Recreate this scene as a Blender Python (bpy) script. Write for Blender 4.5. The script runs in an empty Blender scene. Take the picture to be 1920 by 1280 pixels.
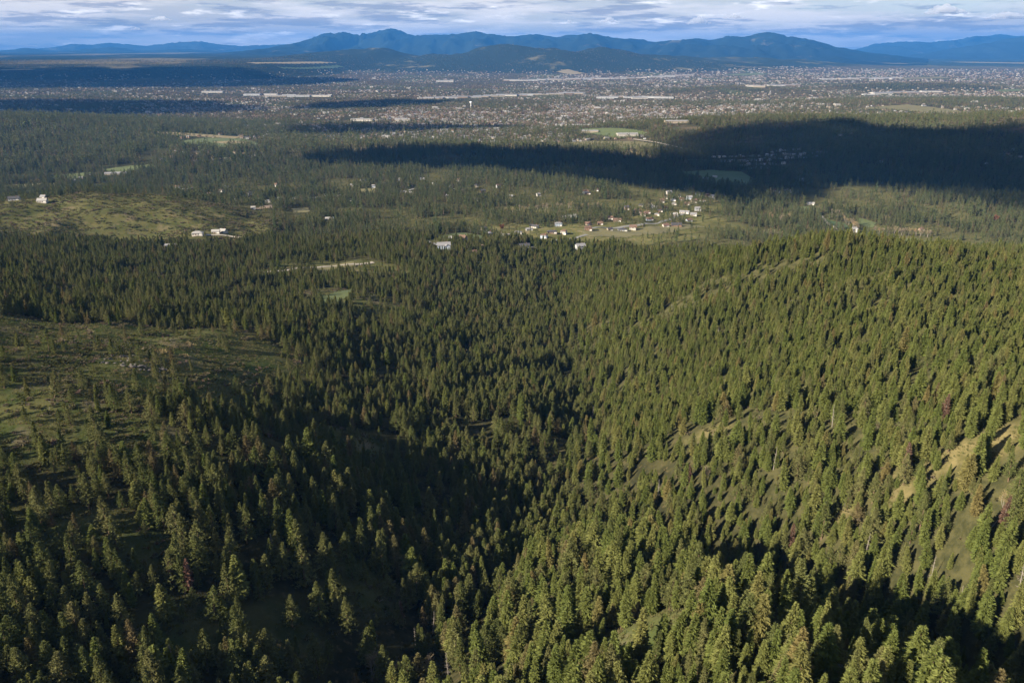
import bpy, math, random
import numpy as np
from mathutils import Vector, Matrix

# ------------------------------------------------------------------ camera, world, sun, exposure
SC = bpy.context.scene
COL = SC.collection
R = math.radians
CAM_Z = 400.0                                   # metres above the valley floor
FPX = 960 / math.tan(R(32.5))                   # focal length in photograph pixels (1920 wide)
PITCH = math.atan(550 / FPX)                    # true horizon about 90 px below the top edge
cam_d = bpy.data.cameras.new('camera')
cam = bpy.data.objects.new('camera', cam_d)
COL.objects.link(cam)
cam.location = (0, 0, CAM_Z)
cam.rotation_euler = (math.pi / 2 - PITCH, 0, 0)
cam_d.sensor_fit = 'HORIZONTAL'
cam_d.angle_x = R(65)
cam_d.clip_start = 1.0
cam_d.clip_end = 250000
SC.camera = cam

SUN_EL = 26.0                                   # degrees
SUN_AZ = 240.0                                  # clockwise from +Y: behind the left shoulder
SUNV = Vector((math.sin(R(SUN_AZ)) * math.cos(R(SUN_EL)), math.cos(R(SUN_AZ)) * math.cos(R(SUN_EL)), math.sin(R(SUN_EL))))

world = bpy.data.worlds.new('World')
SC.world = world
world.use_nodes = True
wn, wl = world.node_tree.nodes, world.node_tree.links
wn.clear()
def N(nodes, t, **kw):
    n = nodes.new(t)
    for k, v in kw.items():
        if k == 'ins':
            for a, b in v.items():
                n.inputs[a].default_value = b
        else:
            setattr(n, k, v)
    return n
SKY_STRENGTH = 0.05
w_out = N(wn, 'ShaderNodeOutputWorld')
w_bg = N(wn, 'ShaderNodeBackground', ins={'Strength': SKY_STRENGTH})
w_sky = N(wn, 'ShaderNodeTexSky', sky_type='NISHITA', sun_disc=False, sun_elevation=R(SUN_EL), sun_rotation=R(SUN_AZ),
          altitude=1000.0, air_density=1.0, dust_density=0.6, ozone_density=2.0)
w_tc = N(wn, 'ShaderNodeTexCoord')
def wmath(op, a, b=None, clamp=False):
    m = N(wn, 'ShaderNodeMath', operation=op, use_clamp=clamp)
    for i, q in enumerate((a, b)):
        if q is None: continue
        if isinstance(q, (int, float)): m.inputs[i].default_value = q
        else: wl.new(q, m.inputs[i])
    return m.outputs[0]
def wnoise(scale, sc, detail, rough, off):
    mp = N(wn, 'ShaderNodeMapping'); mp.inputs['Scale'].default_value = sc; mp.inputs['Location'].default_value = off
    wl.new(w_tc.outputs['Generated'], mp.inputs['Vector'])
    nz = N(wn, 'ShaderNodeTexNoise', ins={'Scale': scale, 'Detail': detail, 'Roughness': rough})
    wl.new(mp.outputs[0], nz.inputs['Vector'])
    return nz.outputs['Fac']
def wramp(x, a, b):
    r = N(wn, 'ShaderNodeMapRange', interpolation_type='SMOOTHSTEP', ins={'From Min': a, 'From Max': b})
    wl.new(x, r.inputs['Value'])
    return r.outputs[0]
def wmix(fac, a, b):
    m = N(wn, 'ShaderNodeMix', data_type='RGBA')
    if isinstance(fac, (int, float)): m.inputs[0].default_value = fac
    else: wl.new(fac, m.inputs[0])
    for i, q in ((6, a), (7, b)):
        if isinstance(q, tuple): m.inputs[i].default_value = q
        else: wl.new(q, m.inputs[i])
    return m.outputs[2]
def wc(r, g, b):                                 # colour as it leaves the Background node
    return (r / SKY_STRENGTH, g / SKY_STRENGTH, b / SKY_STRENGTH, 1)
sep = N(wn, 'ShaderNodeSeparateXYZ'); wl.new(w_tc.outputs['Generated'], sep.inputs[0])
sin_el = wmath('MAXIMUM', sep.outputs['Z'], .012)
def layer(k):                                    # share of sky covered by an even thin layer: the slant path grows towards the horizon
    return wmath('SUBTRACT', 1.0, wmath('POWER', 2.71828, wmath('DIVIDE', -k, sin_el)))
thin, thick = layer(.07), layer(.16)
veil = wramp(wnoise(3.2, (1, 1, 6), 5, .55, (2.1, 0.4, 0.2)), .22, .60)         # high thin veil
sheet = wramp(wnoise(4.5, (1, 1, 10), 8, .62, (0.3, 1.7, 0.1)), .44, .58)        # streaks of stratocumulus
dark = wramp(wnoise(9, (1, 1, 11), 8, .64, (4.4, 2.0, 0.7)), .50, .60)         # their shaded undersides
bright = wramp(wnoise(16, (1, 1, 7), 7, .62, (1.0, 5.2, 0.33)), .56, .70)       # sunlit edges
c1 = wmix(wmath('MULTIPLY', wmath('ADD', wmath('MULTIPLY', veil, .5), .5), thin), w_sky.outputs[0], wc(.27, .255, .25))
c2 = wmix(wmath('MULTIPLY', sheet, wmath('MULTIPLY', thick, .85)), c1, wc(.40, .375, .355))
c3 = wmix(wmath('MULTIPLY', dark, wmath('MULTIPLY', thick, .65)), c2, wc(.10, .11, .145))
c4 = wmix(wmath('MULTIPLY', bright, wmath('MULTIPLY', thick, .75)), c3, wc(.62, .585, .55))
wl.new(c4, w_bg.inputs['Color'])
wl.new(w_bg.outputs[0], w_out.inputs['Surface'])

sun_d = bpy.data.lights.new('sun', 'SUN')
sun_d.energy = 5.0
sun_d.angle = R(0.55)
sun_d.color = (1.0, .87, .68)
sun = bpy.data.objects.new('sun', sun_d)
COL.objects.link(sun)
sun.location = (-4000, -2000, 3000)
sun.rotation_euler = SUNV.to_track_quat('Z', 'Y').to_euler()

SC.view_settings.view_transform = 'Standard'
SC.view_settings.look = 'None'
SC.view_settings.exposure = 1.6
SC.view_settings.gamma = 1.0
SC.render.engine = 'CYCLES'
cy = SC.cycles
cy.max_bounces = 4; cy.diffuse_bounces = 2; cy.glossy_bounces = 1; cy.transmission_bounces = 2
cy.transparent_max_bounces = 8; cy.volume_bounces = 2
cy.use_denoising = True
cy.caustics_reflective = cy.caustics_refractive = False

HAZE_D, HAZE_C = 2.5e-5, (.055, .26, .72)
# ------------------------------------------------------------------ helpers
rng = np.random.default_rng(7)
random.seed(7)
cP, sP = math.cos(PITCH), math.sin(PITCH)
def ray(u, v):
    dx = np.asarray(u, float) - 960; dv = np.asarray(v, float) - 640
    return dx, FPX * cP - dv * sP, -(dv * cP + FPX * sP)
def pix(x, y, z):                                # world point -> photograph pixel
    yy = y * cP - (z - CAM_Z) * sP
    zz = y * sP + (z - CAM_Z) * cP
    return 960 + FPX * x / yy, 640 - FPX * zz / yy
def at_drop(u, v, drop):
    dx, fy, dz = ray(u, v)
    t = drop / -dz
    return dx * t, fy * t

def _hash(ix, iy, seed):
    h = (ix * 374761393 + iy * 668265263 + seed * 1442695041) & 0xffffffff
    h = ((h ^ (h >> 13)) * 1274126177) & 0xffffffff
    return ((h ^ (h >> 16)) & 0xffff) / 65535.0
def vnoise(x, y, seed=0):
    x = np.asarray(x, float); y = np.asarray(y, float)
    x0 = np.floor(x); y0 = np.floor(y); fx = x - x0; fy = y - y0
    fx = fx * fx * fx * (fx * (fx * 6 - 15) + 10); fy = fy * fy * fy * (fy * (fy * 6 - 15) + 10)
    ix = x0.astype(np.int64); iy = y0.astype(np.int64)
    a = _hash(ix, iy, seed); b = _hash(ix + 1, iy, seed); c = _hash(ix, iy + 1, seed); d = _hash(ix + 1, iy + 1, seed)
    return (a * (1 - fx) + b * fx) * (1 - fy) + (c * (1 - fx) + d * fx) * fy
def fbm(x, y, oct=4, seed=0, gain=.5):
    s = 0; a = 1; t = 0
    for o in range(oct):
        s = s + a * vnoise(x * 2 ** o + 17.3 * o, y * 2 ** o - 9.1 * o, seed + o); t += a; a *= gain
    return s / t
def sstep(a, b, x):
    t = np.clip((np.asarray(x, float) - a) / (b - a), 0, 1)
    return t * t * (3 - 2 * t)
def tag(o, label=None, cat=None, group=None, kind=None):
    if label: o['label'] = label
    if cat: o['category'] = cat
    if group: o['group'] = group
    if kind: o['kind'] = kind
    return o
def mesh_np(name, verts, faces, mats=(), midx=None, smooth=False):
    """faces: (n,3) or (n,4) array, or a list of such arrays"""
    me = bpy.data.meshes.new(name)
    verts = np.asarray(verts, np.float32)
    if not isinstance(faces, list): faces = [faces]
    faces = [np.asarray(f, np.int32) for f in faces if len(f)]
    loops = np.concatenate([f.ravel() for f in faces])
    sizes = np.concatenate([np.full(len(f), f.shape[1], np.int32) for f in faces])
    starts = np.concatenate([[0], np.cumsum(sizes)[:-1]]).astype(np.int32)
    me.vertices.add(len(verts)); me.vertices.foreach_set('co', verts.ravel())
    me.loops.add(len(loops)); me.loops.foreach_set('vertex_index', loops)
    me.polygons.add(len(sizes)); me.polygons.foreach_set('loop_start', starts)
    for m in mats: me.materials.append(m)
    if midx is not None: me.polygons.foreach_set('material_index', np.asarray(midx, np.int32))
    me.polygons.foreach_set('use_smooth', np.full(len(sizes), smooth))
    me.update(calc_edges=True)
    return me
def link(name, data, parent=None, loc=None):
    o = bpy.data.objects.new(name, data)
    COL.objects.link(o)
    if parent is not None: o.parent = parent
    if loc is not None: o.location = loc
    return o
def grid_faces(nu, nv):
    i = np.arange(nu - 1)[:, None] * nv + np.arange(nv - 1)[None, :]
    return np.stack([i, i + nv, i + nv + 1, i + 1], -1).reshape(-1, 4)

# ------------------------------------------------------------------ materials
def new_mat(name):
    m = bpy.data.materials.new(name); m.use_nodes = True
    m.node_tree.nodes.clear()
    return m, m.node_tree.nodes, m.node_tree.links
def plain_mat(name, col, rough=.8, vary=.15, scale=.6):
    m, n, l = new_mat(name)
    o = N(n, 'ShaderNodeOutputMaterial'); b = N(n, 'ShaderNodeBsdfPrincipled', ins={'Roughness': rough})
    b.inputs['Specular IOR Level'].default_value = .2
    tc = N(n, 'ShaderNodeTexCoord'); nz = N(n, 'ShaderNodeTexNoise', ins={'Scale': scale, 'Detail': 4.0})
    l.new(tc.outputs['Object'], nz.inputs['Vector'])
    mx = N(n, 'ShaderNodeMix', data_type='RGBA')
    l.new(nz.outputs['Fac'], mx.inputs[0])
    mx.inputs[6].default_value = tuple(c * (1 - vary) for c in col) + (1,)
    mx.inputs[7].default_value = tuple(min(1, c * (1 + vary)) for c in col) + (1,)
    l.new(mx.outputs[2], b.inputs['Base Color']); l.new(b.outputs[0], o.inputs['Surface'])
    return m
def leaf_mat(name, c0, c1, c2, trans=.22):
    """foliage whose hue differs from plant to plant and a little within one crown"""
    m, n, l = new_mat(name)
    o = N(n, 'ShaderNodeOutputMaterial')
    oi = N(n, 'ShaderNodeObjectInfo')
    rp = N(n, 'ShaderNodeValToRGB')
    e = rp.color_ramp.elements
    e[0].color = c0 + (1,); e[1].color = c2 + (1,)
    k = e.new(.5); k.color = c1 + (1,)
    e[-1].position = .90
    k = e.new(1.0); k.color = (c2[0] * 1.08, c2[1] * .86, c2[2] * 1.05, 1)          # a few browner plants
    l.new(oi.outputs['Random'], rp.inputs['Fac'])
    ge = N(n, 'ShaderNodeTexCoord')
    nz = N(n, 'ShaderNodeTexNoise', ins={'Scale': .55, 'Detail': 2.0})
    l.new(ge.outputs['Object'], nz.inputs['Vector'])
    mr = N(n, 'ShaderNodeMapRange', ins={'From Min': .3, 'From Max': .7, 'To Min': .72, 'To Max': 1.25})
    l.new(nz.outputs['Fac'], mr.inputs['Value'])
    hs = N(n, 'ShaderNodeHueSaturation')
    l.new(rp.outputs['Color'], hs.inputs['Color']); l.new(mr.outputs[0], hs.inputs['Value'])
    d = N(n, 'ShaderNodeBsdfDiffuse'); t = N(n, 'ShaderNodeBsdfTranslucent')
    l.new(hs.outputs[0], d.inputs['Color']); l.new(hs.outputs[0], t.inputs['Color'])
    ms = N(n, 'ShaderNodeMixShader', ins={0: trans})
    l.new(d.outputs[0], ms.inputs[1]); l.new(t.outputs[0], ms.inputs[2])
    l.new(ms.outputs[0], o.inputs['Surface'])
    return m
# ------------------------------------------------------------------ terrain
# (photo pixel u, v, metres below the camera): heights follow from tree sizes seen in the photograph
CP_PIX = [(1560,1290,138),(1400,1140,155),(1250,1070,179),(1120,1030,203),(1200,1250,176),(1000,1150,207),(900,1260,203),
 (1850,1270,202),(1650,1140,210),(1480,1060,212),(1340,1005,216),(1900,1050,168),(1720,950,176),(1500,900,194),
 (850,1150,228),(720,1270,220),(300,1250,196),(50,1250,190),(550,1150,208),(200,1120,188),
 (1050,950,246),(1090,800,260),(1105,690,274),(1060,580,294),(980,790,246),(1300,900,206),(1700,800,168),(1880,700,156),(1850,600,172),
 (1500,456,184),(1620,458,180),(1720,470,184),(1880,502,188),(1300,496,230),(1180,520,262),(1300,600,226),(1160,600,262),(1180,800,232),(1500,700,192),(1500,560,196),
 (250,830,170),(50,850,166),(100,650,176),(400,620,200),(700,750,228),(900,850,252),(500,900,192),(350,980,188),(100,1000,178),(640,880,215),(780,960,234),
 (20,575,188),(140,545,214),(260,545,238),(500,560,248),(100,490,246),(400,480,275),(230,386,256),(60,396,258),(20,420,262),(330,402,272),(430,440,296),(150,425,272),
 (700,560,262),(850,480,288),(1000,520,302),(640,600,245),
 (1050,430,318),(1250,420,328),(1300,370,342),(700,400,318),(500,380,328),(100,350,345),(1650,430,360),(1550,400,358),(1750,470,352),
 (900,330,338)]
cp = []
for u, v, d in CP_PIX:
    x, y = at_drop(u, v, d)
    cp.append((float(x), float(y), CAM_Z - d))
cp += [(-330,120,236),(-300,240,236),(-440,390,282),(-600,500,272),(-560,280,268),(-750,700,240),(-850,950,175),(-300,-80,262),(-150,40,240),(0,-150,292),(0,60,255),(150,20,282),
       (300,150,262),(420,320,258),(600,520,236),(640,800,192),(560,1000,150),(-1100,1200,150),(-1300,1600,95),(-700,1850,70),(-900,1750,80),
       (-700,-200,270),(700,-200,290),(900,300,262),(1000,800,185),(1000,1200,110),(1300,1900,60),(-1700,2200,70),(-1400,600,230),(1500,600,230),
       (0,2600,50),(-800,2500,58),(900,2500,40),(-1500,-300,250),(1500,-300,280),(330,880,150),(200,1060,112),(450,960,140)]
cp = np.array(cp)
def _tps(r2):
    return np.where(r2 > 1e-9, .5 * r2 * np.log(np.maximum(r2, 1e-9)), 0)
_S = 300.0
_n = len(cp)
_X = cp[:, :2] / _S
_K = _tps(((_X[:, None] - _X[None]) ** 2).sum(-1)) + np.eye(_n) * .004
_P = np.c_[np.ones(_n), _X]
_A = np.block([[_K, _P], [_P.T, np.zeros((3, 3))]])
_W = np.linalg.solve(_A, np.r_[cp[:, 2], 0, 0, 0])
def tps_eval(x, y):
    q = np.c_[x.ravel(), y.ravel()] / _S
    out = np.empty(len(q))
    for i in range(0, len(q), 20000):
        b = q[i:i + 20000]
        r2 = ((b[:, None] - _X[None]) ** 2).sum(-1)
        out[i:i + 20000] = _tps(r2) @ _W[:_n] + _W[_n] + b @ _W[_n + 1:]
    return out.reshape(x.shape)
def bump(x, y, cx, cy, rx, ry, h, rot=0):
    c, s = math.cos(rot), math.sin(rot)
    a = ((x - cx) * c + (y - cy) * s) / rx; b = (-(x - cx) * s + (y - cy) * c) / ry
    return h * np.exp(-(a * a + b * b))
def far_height(x, y):
    z = 30 + 30 * (fbm(x / 1400, y / 1400, 3, 5) - .5)
    z = z * (1 - .8 * sstep(4500, 9000, y))
    z = z + bump(x, y, -2250, 3300, 1000, 800, 105, .15)                # wooded hill beside the creek fields
    z = z + bump(x, y, 1950, 3150, 900, 620, 105, -.2) + bump(x, y, 3200, 3400, 900, 900, 90)   # wooded ridge across the valley
    z = z + bump(x, y, 1250, 2500, 420, 260, 25) + bump(x, y, 950, 3700, 700, 260, 55)
    z = z + bump(x, y, -300, 2900, 900, 350, 35) + bump(x, y, 3300, 5600, 1500, 600, 55) + bump(x, y, 2100, 7800, 700, 350, 60) + bump(x, y, 4100, 8600, 900, 400, 60)
    # level prairie on a bluff
    edge = 10300 + 900 * (fbm(x / 2500, y / 9000, 3, 9) - .5) + np.maximum(0, x + 3600) * 3.2
    z = z + 185 * sstep(0, 2600, y - edge) * sstep(-1200, -4200, x - (y - 12000) * .02)
    z = z + (bump(x, y, 700, 15200, 1300, 1100, 265) + bump(x, y, -800, 15800, 1700, 1500, 200) + bump(x, y, 2400, 16200, 1900, 1400, 235)
             + bump(x, y, 4600, 18500, 2400, 1500, 200) + bump(x, y, -2600, 16500, 1500, 1600, 200)) * (.55 + .9 * fbm(x / 900, y / 900, 4, 21))
    z = z + 60 * (fbm(x / 4000, y / 4000, 3, 31)) * sstep(15000, 24000, y)
    return z
def line_dist(x, y, line):
    d = np.full(x.shape, 1e9)
    for (x1, y1), (x2, y2) in zip(line[:-1], line[1:]):
        ex, ey = x2 - x1, y2 - y1
        t = np.clip(((x - x1) * ex + (y - y1) * ey) / (ex * ex + ey * ey), 0, 1)
        d = np.minimum(d, np.hypot(x - x1 - t * ex, y - y1 - t * ey))
    return d
# watercourses cut into the slopes: the creek draw and the gully behind the spur
CARVE = [([tuple(float(c) for c in at_drop(*q)) for q in ((640,1330,205),(720,1270,220),(850,1150,228),(950,1050,238),(1050,950,246),(1085,860,254),(1095,760,264),(1095,680,275),(1062,580,294),(1040,525,304))], 12, 34),
         ([tuple(float(c) for c in at_drop(*q)) for q in ((1200,985,228),(1340,1005,216),(1480,1060,212),(1650,1140,210),(1850,1270,202),(1950,1345,192))], 20, 36),
         ([tuple(float(c) for c in at_drop(*q)) for q in ((1180,830,238),(1300,790,222),(1420,745,205),(1520,690,194))], 5, 16),
         ([tuple(float(c) for c in at_drop(*q)) for q in ((1150,640,262),(1300,590,228),(1420,540,205))], 6, 20)]
def raw_height(x, y):
    x = np.asarray(x, float); y = np.asarray(y, float)
    far = far_height(x, y)
    w = 1 - np.maximum(sstep(1900, 2700, np.hypot(x * .75, y - 150)), 0)
    z = far.copy()
    m = w > 0
    if m.any():
        zn = tps_eval(x[m], y[m])
        gx, gy = x[m], y[m]
        rid = 1 - np.abs(2 * fbm(gx / 120, gy / 150, 3, 41) - 1)
        zn = zn + 11 * (rid - .72) + 3.0 * (fbm(gx / 34, gy / 34, 3, 51) - .5) + .9 * (vnoise(gx / 9, gy / 9, 55) - .5)
        knoll = np.exp(-(((gx + 640) / 330) ** 2 + ((gy - 1360) / 190) ** 2))
        zn = zn + knoll * (10 + 34 * (1 - np.abs(2 * fbm(gx / 150 + 3.3, gy / 110, 3, 47) - 1) - .75))
        for line, dep, wd in CARVE:
            zn = zn - dep * np.exp(-(line_dist(gx, gy, line) / wd) ** 2)
        z[m] = far[m] * (1 - w[m]) + zn * w[m]
    return z
def stretch(lim_lo, lim_hi, a, b, d0, grow):
    c = list(np.arange(a, b + d0, d0)); s = d0; q = c[-1]
    while q < lim_hi: s *= grow; q += s; c.append(q)
    s = d0; q = c[0]; lo = []
    while q > lim_lo: s *= grow; q -= s; lo.append(q)
    return np.array(lo[::-1] + c)
GX = stretch(-44000, 44000, -620, 640, 7.0, 1.028)
GY = stretch(-6000, 54000, -120, 1500, 7.0, 1.025)
MX, MY = np.meshgrid(GX, GY, indexing='ij')
MZ = raw_height(MX, MY)
def H(x, y):                                      # height of the ground sheet
    x = np.asarray(x, float); y = np.asarray(y, float)
    i = np.clip(np.searchsorted(GX, x) - 1, 0, len(GX) - 2); j = np.clip(np.searchsorted(GY, y) - 1, 0, len(GY) - 2)
    fx = (x - GX[i]) / (GX[i + 1] - GX[i]); fy = (y - GY[j]) / (GY[j + 1] - GY[j])
    return (MZ[i, j] * (1 - fx) + MZ[i + 1, j] * fx) * (1 - fy) + (MZ[i, j + 1] * (1 - fx) + MZ[i + 1, j + 1] * fx) * fy
def on_ground(u, v):                              # where the line of sight through a pixel meets the ground
    u = np.atleast_1d(np.asarray(u, float)); v = np.atleast_1d(np.asarray(v, float))
    dx, fy, dz = ray(u, v)
    L = np.sqrt(dx ** 2 + fy ** 2 + dz ** 2); dx, fy, dz = dx / L, fy / L, dz / L
    ts = np.geomspace(100, 60000, 900)
    hit = np.full(u.shape, 60000.0); prev = np.full(u.shape, ts[0]); done = np.zeros(u.shape, bool)
    for t in ts:
        below = (CAM_Z + dz * t < H(dx * t, fy * t)) & ~done
        if below.any():
            lo = prev[below].copy(); hi = np.full(lo.shape, t)
            for _ in range(14):
                mid = (lo + hi) / 2
                b = CAM_Z + dz[below] * mid < H(dx[below] * mid, fy[below] * mid)
                hi = np.where(b, mid, hi); lo = np.where(b, lo, mid)
            hit[below] = hi; done |= below
        prev = np.where(done, prev, t)
    return dx * hit, fy * hit
_TS = np.geomspace(100, 60000, 1500)
def gpt(u, v):
    dx, fy, dz = (float(q) for q in ray(u, v))
    L = math.sqrt(dx * dx + fy * fy + dz * dz); dx, fy, dz = dx / L, fy / L, dz / L
    b = CAM_Z + dz * _TS < H(dx * _TS, fy * _TS)
    k = int(np.argmax(b)) if b.any() else len(_TS) - 1
    lo, hi = _TS[max(0, k - 1)], _TS[k]
    for _ in range(3):
        t = np.linspace(lo, hi, 12); b = CAM_Z + dz * t < H(dx * t, fy * t); j = max(1, int(np.argmax(b))) if b.any() else 11
        lo, hi = t[j - 1], t[j]
    return dx * hi, fy * hi, float(H(dx * hi, fy * hi))
# ------------------------------------------------------------------ openings in the forest, in plan
# (u, v on the photo, radius along x, radius along y, openness 0..1): glades, brush, fields
OPEN_PIX = [(60,640,150,72,.88),(330,635,85,48,.82),(180,700,80,34,.75),(110,790,56,36,.72),(30,740,60,55,.75),(300,850,30,16,.6),(350,1190,18,16,.6),(530,1190,16,18,.5),(250,1010,34,14,.6),(60,990,30,16,.5),
 (640,830,26,26,.7),(830,850,26,24,.6),(680,1090,18,16,.7),
 (620,500,110,45,.75),(640,560,70,50,.72),(500,512,90,22,.7),(150,545,110,45,.55),(330,560,60,30,.5),
 (1860,830,19,10,.9),(1740,885,17,8,.8),(1620,930,16,6,.7),(1330,810,16,6,.7),(1610,590,16,14,.6),(1200,1190,16,12,.85),(1170,1230,12,9,.8),
 (90,400,260,120,.95),(260,400,240,130,.95),(380,415,130,70,.85),(30,425,140,60,.8),
 (1080,440,150,110,.62),(1200,435,150,90,.65),(1300,420,110,90,.5),(990,435,100,70,.5),(880,455,60,45,.5),(1240,395,140,140,.45),(1300,372,110,140,.45),(930,420,90,60,.45),(1000,395,160,40,.5)]
OPEN = [(*gpt(u, v)[:2], rx, ry, o) for u, v, rx, ry, o in OPEN_PIX]
def openness(x, y):
    k = np.ones(np.shape(x))
    for cx, cyy, rx, ry, o in OPEN:
        d = ((x - cx) / rx) ** 2 + ((y - cyy) / ry) ** 2
        k = k * (1 - o * sstep(1.5, .55, d))
    return 1 - k
# ------------------------------------------------------------------ ground sheet
_mp = 1 - sstep(.42, .54, fbm(MX / 110, MY / 150, 4, 91))
cov = np.maximum(openness(MX, MY), .28 * _mp * sstep(1250, 1500, np.hypot(MX, MY))) * (1 - sstep(2300, 3000, np.hypot(MX, MY)))
def ground_material():
    m, n, l = new_mat('ground')
    o = N(n, 'ShaderNodeOutputMaterial'); b = N(n, 'ShaderNodeBsdfDiffuse', ins={'Roughness': .6})
    g = N(n, 'ShaderNodeNewGeometry')
    def nz(scale, det, rough=.6, sc=(1, 1, 1)):
        mp = N(n, 'ShaderNodeMapping'); mp.inputs['Scale'].default_value = sc
        l.new(g.outputs['Position'], mp.inputs['Vector'])
        t = N(n, 'ShaderNodeTexNoise', ins={'Scale': scale, 'Detail': det, 'Roughness': rough}); l.new(mp.outputs[0], t.inputs['Vector'])
        return t.outputs['Fac']
    def ramp(x, a, bb):
        r = N(n, 'ShaderNodeMapRange', interpolation_type='SMOOTHSTEP', ins={'From Min': a, 'From Max': bb}); l.new(x, r.inputs['Value']); return r.outputs[0]
    def mix(f, a, c):
        x = N(n, 'ShaderNodeMix', data_type='RGBA')
        l.new(f, x.inputs[0])
        for i, q in ((6, a), (7, c)):
            if isinstance(q, tuple): x.inputs[i].default_value = q + (1,)
            else: l.new(q, x.inputs[i])
        return x.outputs[2]
    at = N(n, 'ShaderNodeAttribute', attribute_name='cover')
    sp = N(n, 'ShaderNodeSeparateColor'); l.new(at.outputs['Color'], sp.inputs[0])
    forest = mix(ramp(nz(.09, 6), .38, .62), (.024, .025, .014), (.048, .046, .022))
    forest = mix(ramp(nz(.35, 4), .55, .7), forest, (.085, .068, .036))
    grass = mix(ramp(nz(.05, 7, .65), .36, .64), (.050, .068, .022), (.100, .098, .040))
    grass = mix(ramp(nz(.22, 6, .7), .54, .68), grass, (.035, .042, .018))
    grass = mix(ramp(nz(.03, 5), .55, .70), grass, (.15, .125, .08))
    at3 = N(n, 'ShaderNodeAttribute', attribute_name='dry')
    grass = mix(at3.outputs['Fac'], grass, mix(ramp(nz(.12, 6, .7), .38, .62), (.085, .078, .032), (.155, .130, .062)))
    forest = mix(at3.outputs['Fac'], forest, mix(ramp(nz(.16, 6, .7), .38, .62), (.034, .036, .017), (.066, .063, .029)))
    near = mix(sp.outputs[0], forest, grass)
    town = mix(ramp(nz(.006, 7, .7), .40, .62), (.030, .032, .020), (.080, .064, .046))
    town = mix(ramp(nz(.02, 5, .7), .55, .66), town, (.040, .048, .026))
    town = mix(ramp(nz(.0011, 5), .52, .60), town, (.055, .065, .032))
    far = mix(sp.outputs[1], near, town)
    woods = mix(ramp(nz(.0012, 8, .68), .56, .66), (.018, .024, .015), (.10, .09, .05))
    farm = mix(ramp(nz(.00035, 5, .6, (1, .35, 1)), .52, .60), (.020, .027, .016), (.13, .11, .055))
    far = mix(sp.outputs[2], far, woods)
    at2 = N(n, 'ShaderNodeAttribute', attribute_name='farm')
    far = mix(at2.outputs['Fac'], far, farm)
    l.new(far, b.inputs['Color'])
    bp = N(n, 'ShaderNodeBump', ins={'Strength': .7, 'Distance': .7})
    l.new(nz(.5, 6, .7), bp.inputs['Height']); l.new(bp.outputs[0], b.inputs['Normal'])
    l.new(b.outputs[0], o.inputs['Surface'])
    return m
nx_, ny_ = MX.shape
gm = mesh_np('ground', np.stack([MX, MY, MZ], -1).reshape(-1, 3), grid_faces(nx_, ny_), [ground_material()], smooth=True)
ca = gm.attributes.new('cover', 'FLOAT_COLOR', 'POINT')
town_w = sstep(2600, 3600, np.hypot(MX, MY))
slope = np.hypot(np.gradient(MZ, axis=0) / np.gradient(MX, axis=0), np.gradient(MZ, axis=1) / np.gradient(MY, axis=1))
wood_w = np.maximum(sstep(.035, .075, slope) * sstep(7000, 9000, MY), sstep(90, 190, MZ) * sstep(7000, 9000, MY) * (MX > -2800))
farm_w = sstep(150, 185, MZ) * sstep(10000, 11500, MY) * (MX < -1500) * sstep(.06, .03, slope) + sstep(16500, 20500, MY)
c4a = np.ones((MX.size, 4), np.float32)
c4a[:, 0] = cov.ravel(); c4a[:, 1] = town_w.ravel(); c4a[:, 2] = wood_w.ravel()
ca.data.foreach_set('color', c4a.ravel())
fa = gm.attributes.new('farm', 'FLOAT', 'POINT'); fa.data.foreach_set('value', np.clip(farm_w, 0, 1).astype(np.float32).ravel())
da = gm.attributes.new('dry', 'FLOAT', 'POINT'); da.data.foreach_set('value', (np.clip(sstep(60, 140, MX) * sstep(1100, 800, MY) + .3 * sstep(950, 1150, MY), 0, 1)).astype(np.float32).ravel())
tag(link('ground', gm), 'broad sheet of forest floor, meadow and valley plain', None, None, 'structure')
# ------------------------------------------------------------------ mountains along the horizon
def mountain_material(name, dark, pale, amount, snow=None):
    m, n, l = new_mat(name)
    o = N(n, 'ShaderNodeOutputMaterial'); b = N(n, 'ShaderNodeBsdfDiffuse')
    g = N(n, 'ShaderNodeNewGeometry'); t = N(n, 'ShaderNodeTexNoise', ins={'Scale': .0011, 'Detail': 8.0, 'Roughness': .66})
    l.new(g.outputs['Position'], t.inputs['Vector'])
    r = N(n, 'ShaderNodeMapRange', interpolation_type='SMOOTHSTEP', ins={'From Min': amount, 'From Max': amount + .1}); l.new(t.outputs['Fac'], r.inputs['Value'])
    x = N(n, 'ShaderNodeMix', data_type='RGBA'); l.new(r.outputs[0], x.inputs[0])
    x.inputs[6].default_value = dark + (1,); x.inputs[7].default_value = pale + (1,)
    out = x.outputs[2]
    if snow:                                     # bare summit above the tree line
        s = N(n, 'ShaderNodeSeparateXYZ'); l.new(g.outputs['Position'], s.inputs[0])
        a = N(n, 'ShaderNodeMath', operation='MULTIPLY_ADD'); l.new(t.outputs['Fac'], a.inputs[0]); a.inputs[1].default_value = 260; l.new(s.outputs['Z'], a.inputs[2])
        r2 = N(n, 'ShaderNodeMapRange', ins={'From Min': snow[0], 'From Max': snow[0] + 70}); l.new(a.outputs[0], r2.inputs['Value'])
        y = N(n, 'ShaderNodeMix', data_type='RGBA'); l.new(r2.outputs[0], y.inputs[0]); l.new(out, y.inputs[6]); y.inputs[7].default_value = snow[1] + (1,)
        out = y.outputs[2]
    l.new(out, b.inputs['Color']); l.new(b.outputs[0], o.inputs['Surface'])
    return m
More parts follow.
